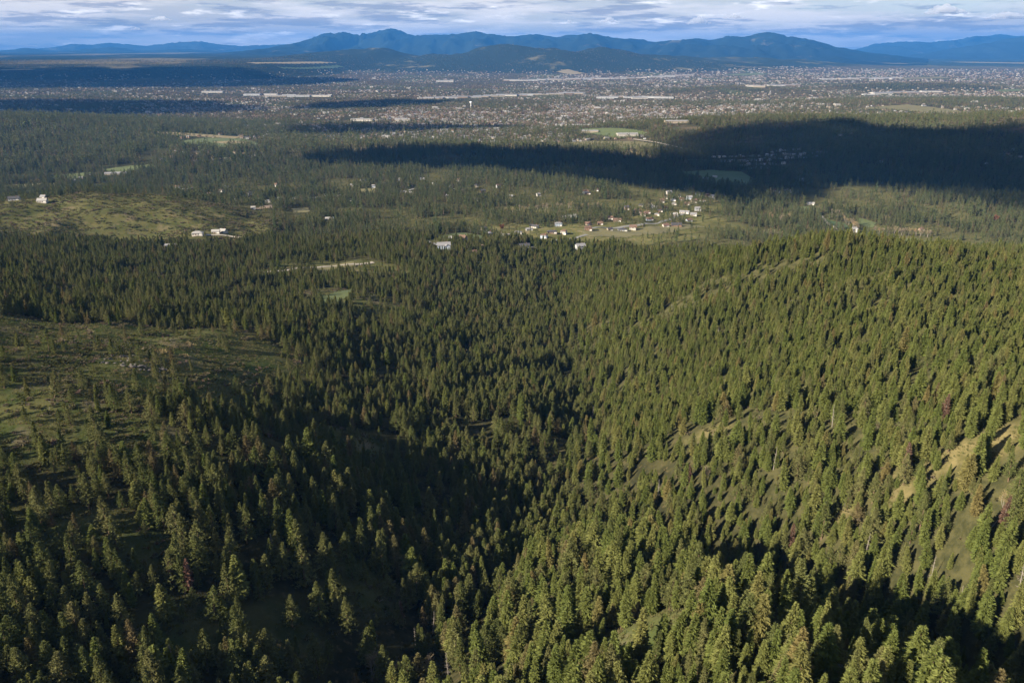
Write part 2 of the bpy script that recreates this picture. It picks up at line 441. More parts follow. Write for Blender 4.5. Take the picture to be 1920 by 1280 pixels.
def mountain(name, label, crest, wf, wb, mat, base=20, seed=1, n=220, rows=34, power=1.25):
    us = np.array([c[0] for c in crest], float); vs = np.array([c[1] for c in crest], float); ds = np.array([c[2] for c in crest], float)
    u = np.linspace(us[0], us[-1], n); v = np.interp(u, us, vs); d = np.interp(u, us, ds)
    v = v + 1.6 * (fbm(u / 14, u * 0, 4, seed, .6) - .5)
    dx, fy, dz = ray(u, v)
    k = d / fy
    cx, cyy, cz = dx * k, d, CAM_Z + dz * k
    rad = np.stack([cx, cyy], -1); rad /= np.linalg.norm(rad, axis=1)[:, None]
    t = np.linspace(-1, 1, rows)
    w = np.where(t < 0, wf, wb) * t
    px = cx[:, None] + rad[:, :1] * w; py = cyy[:, None] + rad[:, 1:] * w
    a = np.abs(t)[None, :]
    spur = 1 - np.abs(2 * fbm(px / 1700, py / 3600, 5, seed + 3, .55) - 1)
    z = base + (cz - base)[:, None] * ((1 - a) ** power * (1 - .0 * a) + (spur - .62) * 1.9 * a ** .7 * (1 - a) * 1.6)
    z = np.where(a > .985, -5, np.maximum(z, -5))
    me = mesh_np(name, np.stack([px, py, z], -1).reshape(-1, 3), grid_faces(n, rows), [mat], smooth=True)
    tag(link(name, me), label, None, None, 'structure')
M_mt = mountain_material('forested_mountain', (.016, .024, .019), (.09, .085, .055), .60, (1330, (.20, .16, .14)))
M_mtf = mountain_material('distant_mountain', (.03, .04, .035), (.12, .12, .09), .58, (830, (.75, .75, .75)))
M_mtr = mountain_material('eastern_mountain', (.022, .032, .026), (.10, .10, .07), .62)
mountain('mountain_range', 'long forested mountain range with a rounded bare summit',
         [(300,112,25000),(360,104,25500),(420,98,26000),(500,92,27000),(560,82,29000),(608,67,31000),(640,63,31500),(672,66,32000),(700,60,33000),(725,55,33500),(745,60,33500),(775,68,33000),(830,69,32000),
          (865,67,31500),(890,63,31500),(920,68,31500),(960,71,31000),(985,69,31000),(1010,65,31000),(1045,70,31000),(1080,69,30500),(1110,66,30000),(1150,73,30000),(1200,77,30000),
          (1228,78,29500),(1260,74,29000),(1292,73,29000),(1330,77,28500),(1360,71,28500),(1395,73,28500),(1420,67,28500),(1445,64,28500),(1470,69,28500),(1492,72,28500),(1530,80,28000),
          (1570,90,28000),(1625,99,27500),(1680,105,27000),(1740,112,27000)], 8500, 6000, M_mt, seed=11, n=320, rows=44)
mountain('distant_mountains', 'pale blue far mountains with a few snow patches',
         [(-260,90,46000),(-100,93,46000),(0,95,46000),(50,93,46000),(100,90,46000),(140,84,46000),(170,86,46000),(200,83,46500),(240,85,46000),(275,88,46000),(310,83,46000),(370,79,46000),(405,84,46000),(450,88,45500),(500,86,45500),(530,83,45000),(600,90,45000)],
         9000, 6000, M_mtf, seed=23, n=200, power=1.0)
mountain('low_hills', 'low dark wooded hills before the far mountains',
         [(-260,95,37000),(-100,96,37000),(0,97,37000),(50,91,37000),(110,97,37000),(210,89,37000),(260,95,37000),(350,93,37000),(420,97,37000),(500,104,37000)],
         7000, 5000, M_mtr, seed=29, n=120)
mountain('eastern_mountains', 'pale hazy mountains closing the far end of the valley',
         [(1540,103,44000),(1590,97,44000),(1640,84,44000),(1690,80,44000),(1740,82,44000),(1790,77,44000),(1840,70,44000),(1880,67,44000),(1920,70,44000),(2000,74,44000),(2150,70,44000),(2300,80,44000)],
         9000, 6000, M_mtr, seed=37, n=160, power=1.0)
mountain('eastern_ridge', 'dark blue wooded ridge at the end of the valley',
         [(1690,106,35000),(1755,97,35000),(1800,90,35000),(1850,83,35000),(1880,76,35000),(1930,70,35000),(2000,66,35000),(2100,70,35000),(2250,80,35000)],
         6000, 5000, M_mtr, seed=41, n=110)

# ------------------------------------------------------------------ haze
m, n, l = new_mat('haze')
o = N(n, 'ShaderNodeOutputMaterial')
hz = N(n, 'ShaderNodeVolumePrincipled', ins={'Density': HAZE_D, 'Anisotropy': 0.0})
hz.inputs['Color'].default_value = HAZE_C + (1,)
l.new(hz.outputs[0], o.inputs['Volume'])
zb, zt = float(MZ.min()) - 6.5, 1330.0
hx = np.array([[a, b, c] for a in (-52000, 52000) for b in (-12000, 62000) for c in (zb, zt)], float)
hf = np.array([[0, 1, 3, 2], [4, 6, 7, 5], [0, 4, 5, 1], [2, 3, 7, 6], [0, 2, 6, 4], [1, 5, 7, 3]])
tag(link('haze', mesh_np('haze', hx, hf, [m])), 'thin blue haze filling the valley air', None, None, 'stuff')

# ------------------------------------------------------------------ clouds
M_cloud = None
def cloud_material():
    m, n, l = new_mat('cloud')
    o = N(n, 'ShaderNodeOutputMaterial'); d = N(n, 'ShaderNodeBsdfDiffuse', ins={'Color': (.86, .87, .9, 1)})
    t = N(n, 'ShaderNodeBsdfTranslucent', ins={'Color': (.8, .83, .9, 1)}); ms = N(n, 'ShaderNodeMixShader', ins={0: .12})
    l.new(d.outputs[0], ms.inputs[1]); l.new(t.outputs[0], ms.inputs[2])
    at = N(n, 'ShaderNodeAttribute', attribute_name='thin'); tr = N(n, 'ShaderNodeBsdfTransparent'); m2 = N(n, 'ShaderNodeMixShader')   # ragged edges let light through
    l.new(at.outputs['Fac'], m2.inputs[0]); l.new(ms.outputs[0], m2.inputs[1]); l.new(tr.outputs[0], m2.inputs[2]); l.new(m2.outputs[0], o.inputs['Surface'])
    return m
M_cloud = cloud_material()
def poly_sd(px, py, poly):
    """distance to the outline, positive inside"""
    p = np.asarray(poly); q = np.roll(p, -1, 0)
    inside = np.zeros(px.shape, bool); dmin = np.full(px.shape, 1e12)
    for (x1, y1), (x2, y2) in zip(p, q):
        c = ((y1 > py) != (y2 > py)) & (px < (x2 - x1) * (py - y1) / (y2 - y1 + 1e-12) + x1)
        inside ^= c
        ex, ey = x2 - x1, y2 - y1
        t = np.clip(((px - x1) * ex + (py - y1) * ey) / (ex * ex + ey * ey + 1e-9), 0, 1)
        dmin = np.minimum(dmin, (px - x1 - t * ex) ** 2 + (py - y1 - t * ey) ** 2)
    return np.where(inside, 1, -1) * np.sqrt(dmin)
def slab_cloud(label, pts, z0, thick, cell, seed, wob):
    """a flat-based cloud over the sunward side of the ground it shades"""
    g = []
    for u, v in pts:
        x, y, z = gpt(u, v)
        k = (z0 - z) / SUNV.z
        g.append((x + SUNV.x * k, y + SUNV.y * k))
    g = np.array(g)
    x0, y0 = g.min(0) - 2 * cell - wob; x1, y1 = g.max(0) + 2 * cell + wob
    xs = np.arange(x0, x1, cell); ys = np.arange(y0, y1, cell)
    X, Y = np.meshgrid(xs, ys, indexing='ij')
    d = poly_sd(X, Y, g) + wob * 2.4 * (fbm(X / (wob * 3), Y / (wob * 3), 4, seed) - .5)
    d = d + wob * .5
    ins = d > 0
    top = z0 + thick * np.sqrt(np.clip(d / (thick * 1.5), 0, 1)) * (.45 + .9 * fbm(X / (thick * 1.4), Y / (thick * 1.4), 4, seed + 5))
    bot = z0 - thick * .08 * np.clip(d / thick, 0, 1)
    idx = -np.ones(X.shape, int); idx[ins] = np.arange(ins.sum())
    nn = int(ins.sum())
    f = []
    a, b, c, e = idx[:-1, :-1], idx[1:, :-1], idx[1:, 1:], idx[:-1, 1:]
    ok = (a >= 0) & (b >= 0) & (c >= 0) & (e >= 0)
    q = np.stack([a[ok], b[ok], c[ok], e[ok]], -1)
    v = np.r_[np.c_[X[ins], Y[ins], top[ins]], np.c_[X[ins], Y[ins], bot[ins]]]
    me = mesh_np('cloud', v, [q, q[:, ::-1] + nn], [M_cloud], smooth=True)
    th = sstep(1.1 * wob, .0, d[ins]) * .97 + .22 * sstep(.52, .66, fbm(X[ins] / (wob * 4), Y[ins] / (wob * 4), 3, seed + 9))
    at = me.attributes.new('thin', 'FLOAT', 'POINT'); at.data.foreach_set('value', np.clip(np.r_[th, th], 0, 1).astype(np.float32))
    tag(link('cloud', me), label, 'cloud', 'clouds over the valley')
slab_cloud('broad flat cloud shading the wooded ridge across the valley', [(1235,268),(1290,250),(1400,242),(1520,240),(1600,246),(1730,254),(1830,248),(1960,240),(2200,232),(2300,402),(1960,398),(1850,380),(1740,356),(1640,352),(1560,350),(1480,372),(1390,388),(1310,362),(1235,352),(1245,300)], 1560, 230, 45, 3, 90)
slab_cloud('long narrow cloud shading the forest before the town', [(520,296),(640,284),(760,279),(900,281),(1010,286),(1150,300),(1250,306),(1262,348),(1190,352),(1100,342),(1000,330),(900,319),(700,313),(560,309)], 1540, 200, 45, 5, 60)
slab_cloud('thin cloud strip shading a row of town trees', [(540,241),(620,235),(760,238),(900,236),(960,240),(860,245),(700,251),(560,253)], 1560, 160, 45, 7, 70)
slab_cloud('cloud bank shading the woods beyond the round hill', [(-150,190),(120,187),(330,191),(430,199),(460,209),(300,217),(100,219),(-150,219)], 1580, 220, 70, 9, 90)
slab_cloud('wide cloud shading the bluff of the prairie', [(-250,134),(0,131),(150,129),(330,127),(480,134),(600,144),(640,152),(560,161),(300,165),(100,166),(-250,167)], 1600, 260, 140, 11, 200)
slab_cloud('small cloud strip shading the town centre', [(600,193),(700,188),(780,189),(860,190),(800,197),(640,206),(540,206)], 1560, 160, 60, 13, 80)

m, n, l = new_mat('heap_cloud')
o = N(n, 'ShaderNodeOutputMaterial'); hv = N(n, 'ShaderNodeVolumePrincipled', ins={'Density': .0042, 'Anisotropy': .25}); hv.inputs['Color'].default_value = (1, 1, 1, 1)
l.new(hv.outputs[0], o.inputs['Volume']); M_heap = m
def cumulus(u, v, wpx, hpx, D, seed, label):
    """a small heap cloud with a level base, far out over the valley"""
    r = np.random.default_rng(seed)
    dx, fy, dz = (float(q) for q in ray(u, v)); k = D / fy
    cx, cyy, cz = dx * k, D, CAM_Z + dz * k
    w, h = wpx / FPX * D, hpx / FPX * D
    import bmesh
    bm = bmesh.new(); bmesh.ops.create_icosphere(bm, subdivisions=2, radius=1)
    bv = np.array([q.co[:] for q in bm.verts]); bf = np.array([[q.index for q in f.verts] for f in bm.faces]); bm.free()
    vs, fs, o = [], [], 0
    for i in range(46):
        a = np.clip(r.normal(0, .28, 2), -.55, .55)
        top = max(.10, 1 - (abs(a[0]) * 1.9) ** 1.3) * r.uniform(.15, 1)
        rad = max(h * r.uniform(.14, .28), w * .075) * (1.2 - abs(a[0]))
        p = bv * rad * r.uniform(.8, 1.2, (len(bv), 1)) * [1.5, 1.4, .8]
        p = p + [a[0] * w, a[1] * w * .7, top * h * .8 - h * .4]
        vs.append(p); fs.append(bf + o); o += len(bv)
    me = mesh_np('cloud', np.concatenate(vs), np.concatenate(fs), [M_heap], smooth=True)
    ob = tag(link('cloud', me, None, (cx, cyy, cz)), label, 'cloud', 'small heap clouds over the horizon')
    rm = ob.modifiers.new('merge', 'REMESH'); rm.mode = 'VOXEL'; rm.voxel_size = h / 16; rm.use_smooth_shade = True
for i, (u_, v_, w_, h_, t_) in enumerate([(1310,39,34,13,'bright white heap cloud alone above the long forested range'), (1142,38,30,9,'small white cloud over the saddle of the range'), (1067,41,14,6,'tiny white cloud puff over the central ridge'),
    (1776,18,60,16,'large white heap cloud above the far valley end'), (1890,30,60,10,'low white cloud over the eastern mountains'), (1376,31,30,7,'faint cloud scrap beside the bright heap cloud'),
    (254,54,16,5,'tiny white cloud over the snowy far mountains'), (302,35,30,6,'thin white cloud scrap high above the far mountains')]):
    cumulus(u_, v_, w_, h_, 40000, 400 + i, t_)
# ------------------------------------------------------------------ tree meshes (height 1 unit = 1 m, grown at 20 m)
M_bark = plain_mat('bark', (.10, .065, .045), .9, .3, 2.0)
M_pbark = plain_mat('orange_bark', (.12, .08, .055), .9, .3, 2.0)
M_grey = plain_mat('grey_dead_wood', (.20, .18, .16), .9, .25, 2.0)
M_fir = leaf_mat('fir_needles', (.098, .122, .034), (.124, .142, .042), (.150, .156, .052))
M_pine = leaf_mat('pine_needles', (.104, .122, .042), (.130, .140, .052), (.154, .154, .064))
M_red = leaf_mat('dead_needles', (.12, .075, .055), (.14, .09, .065), (.16, .105, .07))
M_twig = leaf_mat('bare_twigs', (.20, .165, .12), (.23, .19, .12), (.26, .21, .11), .1)
M_gold = leaf_mat('autumn_leaves', (.12, .11, .045), (.20, .14, .055), (.19, .10, .06))
M_rust = leaf_mat('town_leaves', (.060, .056, .030), (.095, .070, .038), (.088, .056, .038))
M_brush = leaf_mat('brush_leaves', (.075, .085, .032), (.105, .10, .045), (.15, .125, .085))

M_hazed_fir = leaf_mat('hazed_fir_needles', (.068, .094, .040), (.088, .110, .046), (.108, .122, .054))  # mid and far firs: distance haze painted into a greyer, darker needle colour
M_hazed_pine = leaf_mat('hazed_pine_needles', (.076, .094, .044), (.096, .108, .050), (.116, .120, .060))  # mid and far pines carry the same painted haze tint

def tapered(path, radii, sides=6):
    """tube along a polyline; returns verts, quads"""
    path = np.asarray(path, float); n = len(path)
    a = np.arange(sides) * 2 * math.pi / sides
    t = np.gradient(path, axis=0); t /= np.linalg.norm(t, axis=1)[:, None]
    ref = np.where(np.abs(t[:, 2:]) > .9, np.array([[1., 0, 0]]), np.array([[0, 0, 1.]]))
    s = np.cross(t, ref); s /= np.linalg.norm(s, axis=1)[:, None]; b = np.cross(s, t)
    v = path[:, None] + np.asarray(radii)[:, None, None] * (np.cos(a)[None, :, None] * s[:, None] + np.sin(a)[None, :, None] * b[:, None])
    i = np.arange(n - 1)[:, None] * sides + np.arange(sides)[None]
    j = np.arange(n - 1)[:, None] * sides + (np.arange(sides)[None] + 1) % sides
    return v.reshape(-1, 3), np.stack([i, j, j + sides, i + sides], -1).reshape(-1, 4)
def join(parts):
    vs, fs, o = [], [], 0
    for v, f in parts:
        vs.append(v); fs.append(np.asarray(f) + o); o += len(v)
    return np.concatenate(vs), np.concatenate(fs)
def trunk_geo(r, h, r0, bend, sides=6, n=6):
    z = np.linspace(0, h, n)
    k = r.uniform(-1, 1, 2) * bend
    p = np.c_[k[0] * np.sin(z / h * 2.2) , k[1] * np.sin(z / h * 1.7), z - .6 * (z == 0)]
    return tapered(p, r0 * (1 - z / h) ** .8 + .03, sides), p
def tri_cards(c, d, w, ln, r, droop=None):
    """one pointed spray per row: root at c, pointing along d, width w, length ln"""
    n = len(c)
    d = d / np.linalg.norm(d, axis=1)[:, None]
    q = r.normal(size=(n, 3)); s = np.cross(d, q); s /= np.linalg.norm(s, axis=1)[:, None] + 1e-9
    w = np.asarray(w)[:, None]; ln = np.asarray(ln)[:, None]
    v = np.stack([c - s * w, c + s * w, c + d * ln], 1).reshape(-1, 3)
    return v, np.arange(3 * n).reshape(-1, 3)
def fir_geo(seed, lod=0, width=.19, sparse=1.0, base=.08):
    r = np.random.default_rng(seed); Ht = 20.0
    (tv, tf), path = trunk_geo(r, Ht * .97, .30, .12, 6 if lod == 0 else 3, 6 if lod == 0 else 2)
    step = (.62, 1.25, 2.6)[lod]; nb = (9, 6, 5)[lod]
    C, D, W, L = [], [], [], []
    z = base * Ht
    phase = r.uniform(0, 6.28)
    lob = r.uniform(.75, 1.1, 4)                                    # uneven sides
    while z < Ht * .985:
        t = (z - base * Ht) / (Ht * (1 - base))
        env = width * Ht * ((1 - t) ** .68) * (1 - .55 * math.exp(-t * 9)) * r.uniform(.85, 1.1) + .12
        k = max(3, int(nb * (1 - .45 * t) + .5))
        for b in range(k):
            if r.random() > sparse: continue
            a = phase + b * 6.283 / k + r.normal() * .25
            le = env * r.uniform(.65, 1.12) * lob[int(a / 1.571) % 4]
            el = (-.32 + .75 * t) + r.normal() * .12                  # lower limbs droop, upper ones rise
            d = np.array([math.cos(a) * math.cos(el), math.sin(a) * math.cos(el), math.sin(el)])
            o = np.array([np.interp(z, path[:, 2], path[:, 0]), np.interp(z, path[:, 2], path[:, 1]), z + r.normal() * .12])
            side = np.array([-math.sin(a), math.cos(a), 0])
            if lod == 2:
                C.append(o); D.append(d + [0, 0, -.1]); W.append(le * .55); L.append(le); continue
            C.append(o + d * le * .15); D.append(d); W.append(.22 + .14 * le); L.append(le * .88)
            for q in ((.28, .5, .72) if lod == 0 else (.45,)):
                for s in (-1, 1):
                    C.append(o + d * le * q + r.normal(size=3) * .08)
                    D.append(d * .75 + side * s * .62 + np.array([0, 0, -.16 + r.normal() * .14]))
                    W.append((.17 + .04 * le) * (1 if lod == 0 else 1.9)); L.append(le * (1 - q) * .55 + .42)
        z += step * r.uniform(.85, 1.15) * (1 - .35 * t); phase += 1.1
    C.append(np.array([path[-1, 0], path[-1, 1], Ht * .93])); D.append(np.array([0, 0, 1.])); W.append(.16 if lod < 2 else .5); L.append(Ht * .075)
    cv = tri_cards(np.array(C), np.array(D), W, L, r)
    return (tv, tf), cv
def pine_geo(seed, lod=0, width=.165, base=.22):
    r = np.random.default_rng(seed); Ht = 20.0
    (tv, tf), path = trunk_geo(r, Ht * .95, .34, .25, 6 if lod == 0 else 3, 6 if lod == 0 else 2)
    nbr = (150, 44, 15)[lod]; ncl = (3, 2, 1)[lod]; nl = (10, 7, 6)[lod]; ls = (.56, 1.05, 2.1)[lod]
    C, D, W, L = [], [], [], []
    bl = r.uniform(0, 6.28, 3); ba = r.uniform(.08, .22)
    for i in range(nbr):
        t = ((i + r.random()) / nbr) ** .92
        z = Ht * (base + (1 - base) * t * .97)
        env = width * Ht * (max(0, 1 - t) ** .78) * (.55 + .45 * min(1, t * 4 + .25)) * r.uniform(.65, 1.2)
        a = i * 2.39996 + r.normal() * .5
        env *= 1 + ba * math.cos(a - bl[0]) + .18 * math.sin(z * .55 + bl[1] + a)
        el = -.12 + .75 * t + r.normal() * .15
        d = np.array([math.cos(a) * math.cos(el), math.sin(a) * math.cos(el), math.sin(el)])
        o = np.array([np.interp(z, path[:, 2], path[:, 0]), np.interp(z, path[:, 2], path[:, 1]), z])
        for c in range(ncl):
            f = (1.0, .68, .36)[c] * r.uniform(.85, 1.1)
            cc = o + d * env * f
            rad = ls * r.uniform(.7, 1.15) * (1 - .35 * t)
            pts = r.normal(size=(nl, 3)); pts /= np.linalg.norm(pts, axis=1)[:, None]
            pts[:, 2] = pts[:, 2] * .75 + .12
            C.extend(cc + pts * rad * .35 * r.random((nl, 1))); D.extend(pts + d * .45)
            W.extend(np.full(nl, .16 * ls / .62) * r.uniform(.7, 1.2, nl)); L.extend(rad * r.uniform(1.1, 2.1, nl))
    for s in range(5 if lod < 2 else 2):
        C.append(np.array([path[-1, 0], path[-1, 1], Ht * (.93 + .008 * s)])); D.append(np.array([r.normal() * .35, r.normal() * .35, 1.])); W.append(.2 if lod < 2 else .6); L.append(1.1)
    cv = tri_cards(np.array(C), np.array(D), W, L, r)
    return (tv, tf), cv
def snag_geo(seed, broken=False):
    r = np.random.default_rng(seed); Ht = 17.0 if not broken else 9.0
    (tv, tf), path = trunk_geo(r, Ht, .24, .25, 6, 7)
    br = []
    for i in range(46 if not broken else 9):
        z = Ht * r.uniform(.25, .97); t = z / Ht
        a = r.uniform(0, 6.28); le = (2.3 * (1 - t) + .5) * r.uniform(.5, 1.1); el = r.normal() * .25 - .1
        o = np.array([np.interp(z, path[:, 2], path[:, 0]), np.interp(z, path[:, 2], path[:, 1]), z])
        d = np.array([math.cos(a) * math.cos(el), math.sin(a) * math.cos(el), math.sin(el)])
        br.append(tapered([o, o + d * le * .5 + [0, 0, -.08], o + d * le + [0, 0, .1 * le]], [.07, .05, .02], 3))
    return (tv, tf), join(br)
def bare_geo(seed, Ht=11.0, leafy=0):
    """leafless broadleaf: forked stems and a haze of upright twigs"""
    r = np.random.default_rng(seed)
    stems, C, D, W, L = [], [], [], [], []
    for s in range(4):
        a = r.uniform(0, 6.28); lean = r.uniform(.08, .30)
        d = np.array([math.cos(a) * lean, math.sin(a) * lean, 1.0])
        p = [np.array([0, 0, -.5]), d * Ht * .3, d * Ht * .6 + r.normal(size=3) * .3, d * Ht * .9 + r.normal(size=3) * .5]
        stems.append(tapered(p, [.16, .12, .08, .03], 4))
        for b in range(26):
            t = r.uniform(.25, .95); o = p[1] * (1 - t) + p[3] * t
            aa = r.uniform(0, 6.28); dd = np.array([math.cos(aa) * .75, math.sin(aa) * .75, .8 + .4 * t])
            le = Ht * .22 * r.uniform(.5, 1.1) * (1.2 - t * .6)
            for k in range(9):
                q = r.uniform(.1, 1); C.append(o + dd * le * q); D.append(dd + r.normal(size=3) * .45); W.append(.05 if not leafy else .26); L.append(le * .5 if not leafy else .75)
    return join(stems), tri_cards(np.array(C), np.array(D), W, L, r)
def shrub_geo(seed, n=130):
    r = np.random.default_rng(seed)
    c = r.normal(size=(5, 3)) * [1.0, 1.0, .2]; c[:, 2] = np.abs(c[:, 2]) + .3
    k = r.integers(0, 5, n); p = r.normal(size=(n, 3)); p /= np.linalg.norm(p, axis=1)[:, None]; p[:, 2] = np.abs(p[:, 2])
    cv = tri_cards(c[k] + p * .35 * r.random((n, 1)), p + [0, 0, .35], r.uniform(.10, .22, n), r.uniform(.5, 1.0, n), r)
    st = join([tapered([[0, 0, -.4], c[i] * .5, c[i]], [.07, .05, .02], 3) for i in range(5)])
    return st, cv
def blob_geo(seed, rx, hz_, n=26, sz=1.6):
    """far broadleaf crown as loose leaf clumps"""
    r = np.random.default_rng(seed); p = r.normal(size=(n, 3)); p /= np.linalg.norm(p, axis=1)[:, None]
    c = p * [rx, rx, hz_ * .5] * r.uniform(.3, 1, (n, 1)) + [0, 0, hz_ * .62]
    return tapered([[0, 0, -.5], [0, 0, hz_ * .5]], [.3, .15], 3), tri_cards(c, p, np.full(n, sz * .6), np.full(n, sz), r)

class Proto:
    def __init__(s, name, geo, mt, mc):
        (tv, tf), (cv, cf) = geo
        s.trunk = mesh_np(name + '_trunk', tv, tf, [mt], smooth=True)
        s.crown = mesh_np(name + '_crown', cv, cf, [mc])
        s.full = mesh_np(name, np.r_[tv, cv], [tf, np.asarray(cf) + len(tv)], [mt, mc], np.r_[np.zeros(len(tf)), np.ones(len(cf))])
        s.src = bpy.data.objects.new(name, s.full)                    # never linked: only a source for the forest
FIR = [Proto('fir', fir_geo(100 + i, 0, w, 1, b), M_bark, M_fir) for i, (w, b) in enumerate([(.225, .03), (.20, .05), (.25, .03), (.18, .06), (.215, .02), (.235, .05), (.195, .04), (.265, .03)])]
PINE = [Proto('pine', pine_geo(200 + i, 0, w, b), M_pbark, M_pine) for i, (w, b) in enumerate([(.20, .10), (.23, .14), (.175, .08), (.25, .07), (.21, .16), (.19, .10), (.27, .08), (.18, .14)])]
FIR1 = [Proto('fir_mid', fir_geo(120 + i, 1, w), M_bark, M_hazed_fir) for i, w in enumerate((.26, .23, .28, .245))]
PINE1 = [Proto('pine_mid', pine_geo(220 + i, 1, w, .14), M_pbark, M_hazed_pine) for i, w in enumerate((.24, .265, .225, .28))]
FIR2 = [Proto('fir_far', fir_geo(140 + i, 2, w, 1, .02), M_bark, M_hazed_fir) for i, w in enumerate((.24, .21, .26))]
PINE2 = [Proto('pine_far', pine_geo(240 + i, 2, w, .08), M_pbark, M_hazed_pine) for i, w in enumerate((.22, .24, .26))]
REDFIR = [Proto('dead_fir', fir_geo(160 + i, 0, .22, .75, .10), M_grey, M_red) for i in range(3)]
SNAG = [Proto('snag', snag_geo(170 + i, i == 3), M_grey, M_grey) for i in range(4)]
BARE = [Proto('bare_tree', bare_geo(180 + i), M_grey, M_twig) for i in range(3)]
GOLD = [Proto('leafy_tree', bare_geo(190 + i, 10, 1), M_grey, M_gold) for i in range(3)]
SHRUB = [Proto('shrub', shrub_geo(260 + i), M_grey, M_brush) for i in range(4)]
BLOB = [Proto('far_broadleaf', blob_geo(280 + i, 3.6, 9), M_bark, M_rust) for i in range(3)]
TWIG2 = [Proto('far_bare_tree', blob_geo(290 + i, 3.8, 9, 30, 1.3), M_grey, M_twig) for i in range(2)]

def scatter_object(name, label, pos, rot, scl, idx, protos, parent=None):
    """one object of uncountable growth: points that carry instances"""
    me = bpy.data.meshes.new(name)
    n = len(pos)
    me.vertices.add(n); me.vertices.foreach_set('co', np.asarray(pos, np.float32).ravel())
    a = me.attributes.new('turn', 'FLOAT_VECTOR', 'POINT'); a.data.foreach_set('vector', np.asarray(rot, np.float32).ravel())
    a = me.attributes.new('size', 'FLOAT_VECTOR', 'POINT'); a.data.foreach_set('vector', np.asarray(scl, np.float32).ravel())
    a = me.attributes.new('pick', 'INT', 'POINT'); a.data.foreach_set('value', np.asarray(idx, np.int32))
    ob = link(name, me, parent)
    ng = bpy.data.node_groups.new(name, 'GeometryNodeTree')
    ng.interface.new_socket('Geometry', in_out='INPUT', socket_type='NodeSocketGeometry')
    ng.interface.new_socket('Geometry', in_out='OUTPUT', socket_type='NodeSocketGeometry')
    gi = ng.nodes.new('NodeGroupInput'); go = ng.nodes.new('NodeGroupOutput')
    jn = ng.nodes.new('GeometryNodeJoinGeometry'); m2p = ng.nodes.new('GeometryNodeMeshToPoints')
    ng.links.new(gi.outputs[0], m2p.inputs['Mesh'])
    def attr(nm, ty):
        q = ng.nodes.new('GeometryNodeInputNamedAttribute'); q.data_type = ty; q.inputs['Name'].default_value = nm
        return [s for s in q.outputs if s.enabled and s.name == 'Attribute'][0]
    ar, asz, ai = attr('turn', 'FLOAT_VECTOR'), attr('size', 'FLOAT_VECTOR'), attr('pick', 'INT')
    e2r = ng.nodes.new('FunctionNodeEulerToRotation'); ng.links.new(ar, e2r.inputs[0])
    for k, p in enumerate(protos):
        oi = ng.nodes.new('GeometryNodeObjectInfo'); oi.inputs['Object'].default_value = p.src; oi.inputs['As Instance'].default_value = True
        cmpn = ng.nodes.new('FunctionNodeCompare'); cmpn.data_type = 'INT'; cmpn.operation = 'EQUAL'
        ia = [s for s in cmpn.inputs if s.enabled and s.type == 'INT']
        ng.links.new(ai, ia[0]); ia[1].default_value = k
        iop = ng.nodes.new('GeometryNodeInstanceOnPoints')
        ng.links.new(m2p.outputs[0], iop.inputs['Points']); ng.links.new(cmpn.outputs[0], iop.inputs['Selection'])
        ng.links.new(oi.outputs['Geometry'], iop.inputs['Instance']); ng.links.new(e2r.outputs[0], iop.inputs['Rotation']); ng.links.new(asz, iop.inputs['Scale'])
        ng.links.new(iop.outputs[0], jn.inputs[0])
    ng.links.new(jn.outputs[0], go.inputs[0])
    md = ob.modifiers.new('growth', 'NODES'); md.node_group = ng
    tag(ob, label, None, None, 'stuff')
    return ob
# ------------------------------------------------------------------ fields, roads, houses
CLEAR, CLEAR_POLY = [], []
M_green = plain_mat('pasture', (.085, .105, .042), .95, .3, .03)
M_dgreen = plain_mat('lush_field', (.055, .085, .035), .95, .25, .03)
M_tan = plain_mat('stubble', (.20, .165, .09), .95, .25, .03)
M_olive = plain_mat('dry_grass', (.125, .115, .055), .95, .3, .03)
M_dirt = plain_mat('bare_earth', (.23, .175, .13), .95, .25, .05)
M_gravel = plain_mat('gravel', (.30, .27, .23), .95, .2, .4)
M_asph = plain_mat('pale_asphalt', (.17, .17, .165), .9, .2, .3)
def field(pts, mat, label, lift=.5, rough=.06):
    p = np.array(pts, float)
    gx, gy = on_ground(p[:, 0], p[:, 1]); g = np.c_[gx, gy]
    size = np.sqrt(np.prod(g.max(0) - g.min(0)))
    cell = max(3.0, size / 30)
    xs = np.arange(g[:, 0].min() - cell, g[:, 0].max() + cell, cell); ys = np.arange(g[:, 1].min() - cell, g[:, 1].max() + cell, cell)
    X, Y = np.meshgrid(xs, ys, indexing='ij')
    d = poly_sd(X, Y, g) + size * rough * (fbm(X / size * 5, Y / size * 5, 3, 7) - .5)
    ins = d > 0
    idx = -np.ones(X.shape, int); idx[ins] = np.arange(ins.sum())
    a, b, c, e = idx[:-1, :-1], idx[1:, :-1], idx[1:, 1:], idx[:-1, 1:]
    ok = (a >= 0) & (b >= 0) & (c >= 0) & (e >= 0)
    if not ok.any(): return
    me = mesh_np('field', np.c_[X[ins], Y[ins], H(X[ins], Y[ins]) + lift], np.stack([a[ok], b[ok], c[ok], e[ok]], -1), [mat], smooth=True)
    tag(link('field', me), label, None, None, 'structure')
    CLEAR_POLY.append(g)
field([(0,347),(60,344),(107,343),(112,350),(40,354),(0,356)], M_olive, 'dry pasture strip beside the creek woods')
field([(85,331),(130,326),(178,322),(140,336),(92,338)], M_green, 'green pasture below the wooded hill')
field([(186,318),(240,311),(288,308),(294,313),(250,320),(213,324)], M_green, 'green pasture along the wooded hill foot')
field([(328,268),(383,258),(460,260),(484,267),(486,276),(417,277),(367,272)], M_green, 'large green field at the edge of town')
field([(395,267),(440,264),(470,266),(465,269),(420,270)], M_tan, 'tan strip across the large green field', .9)
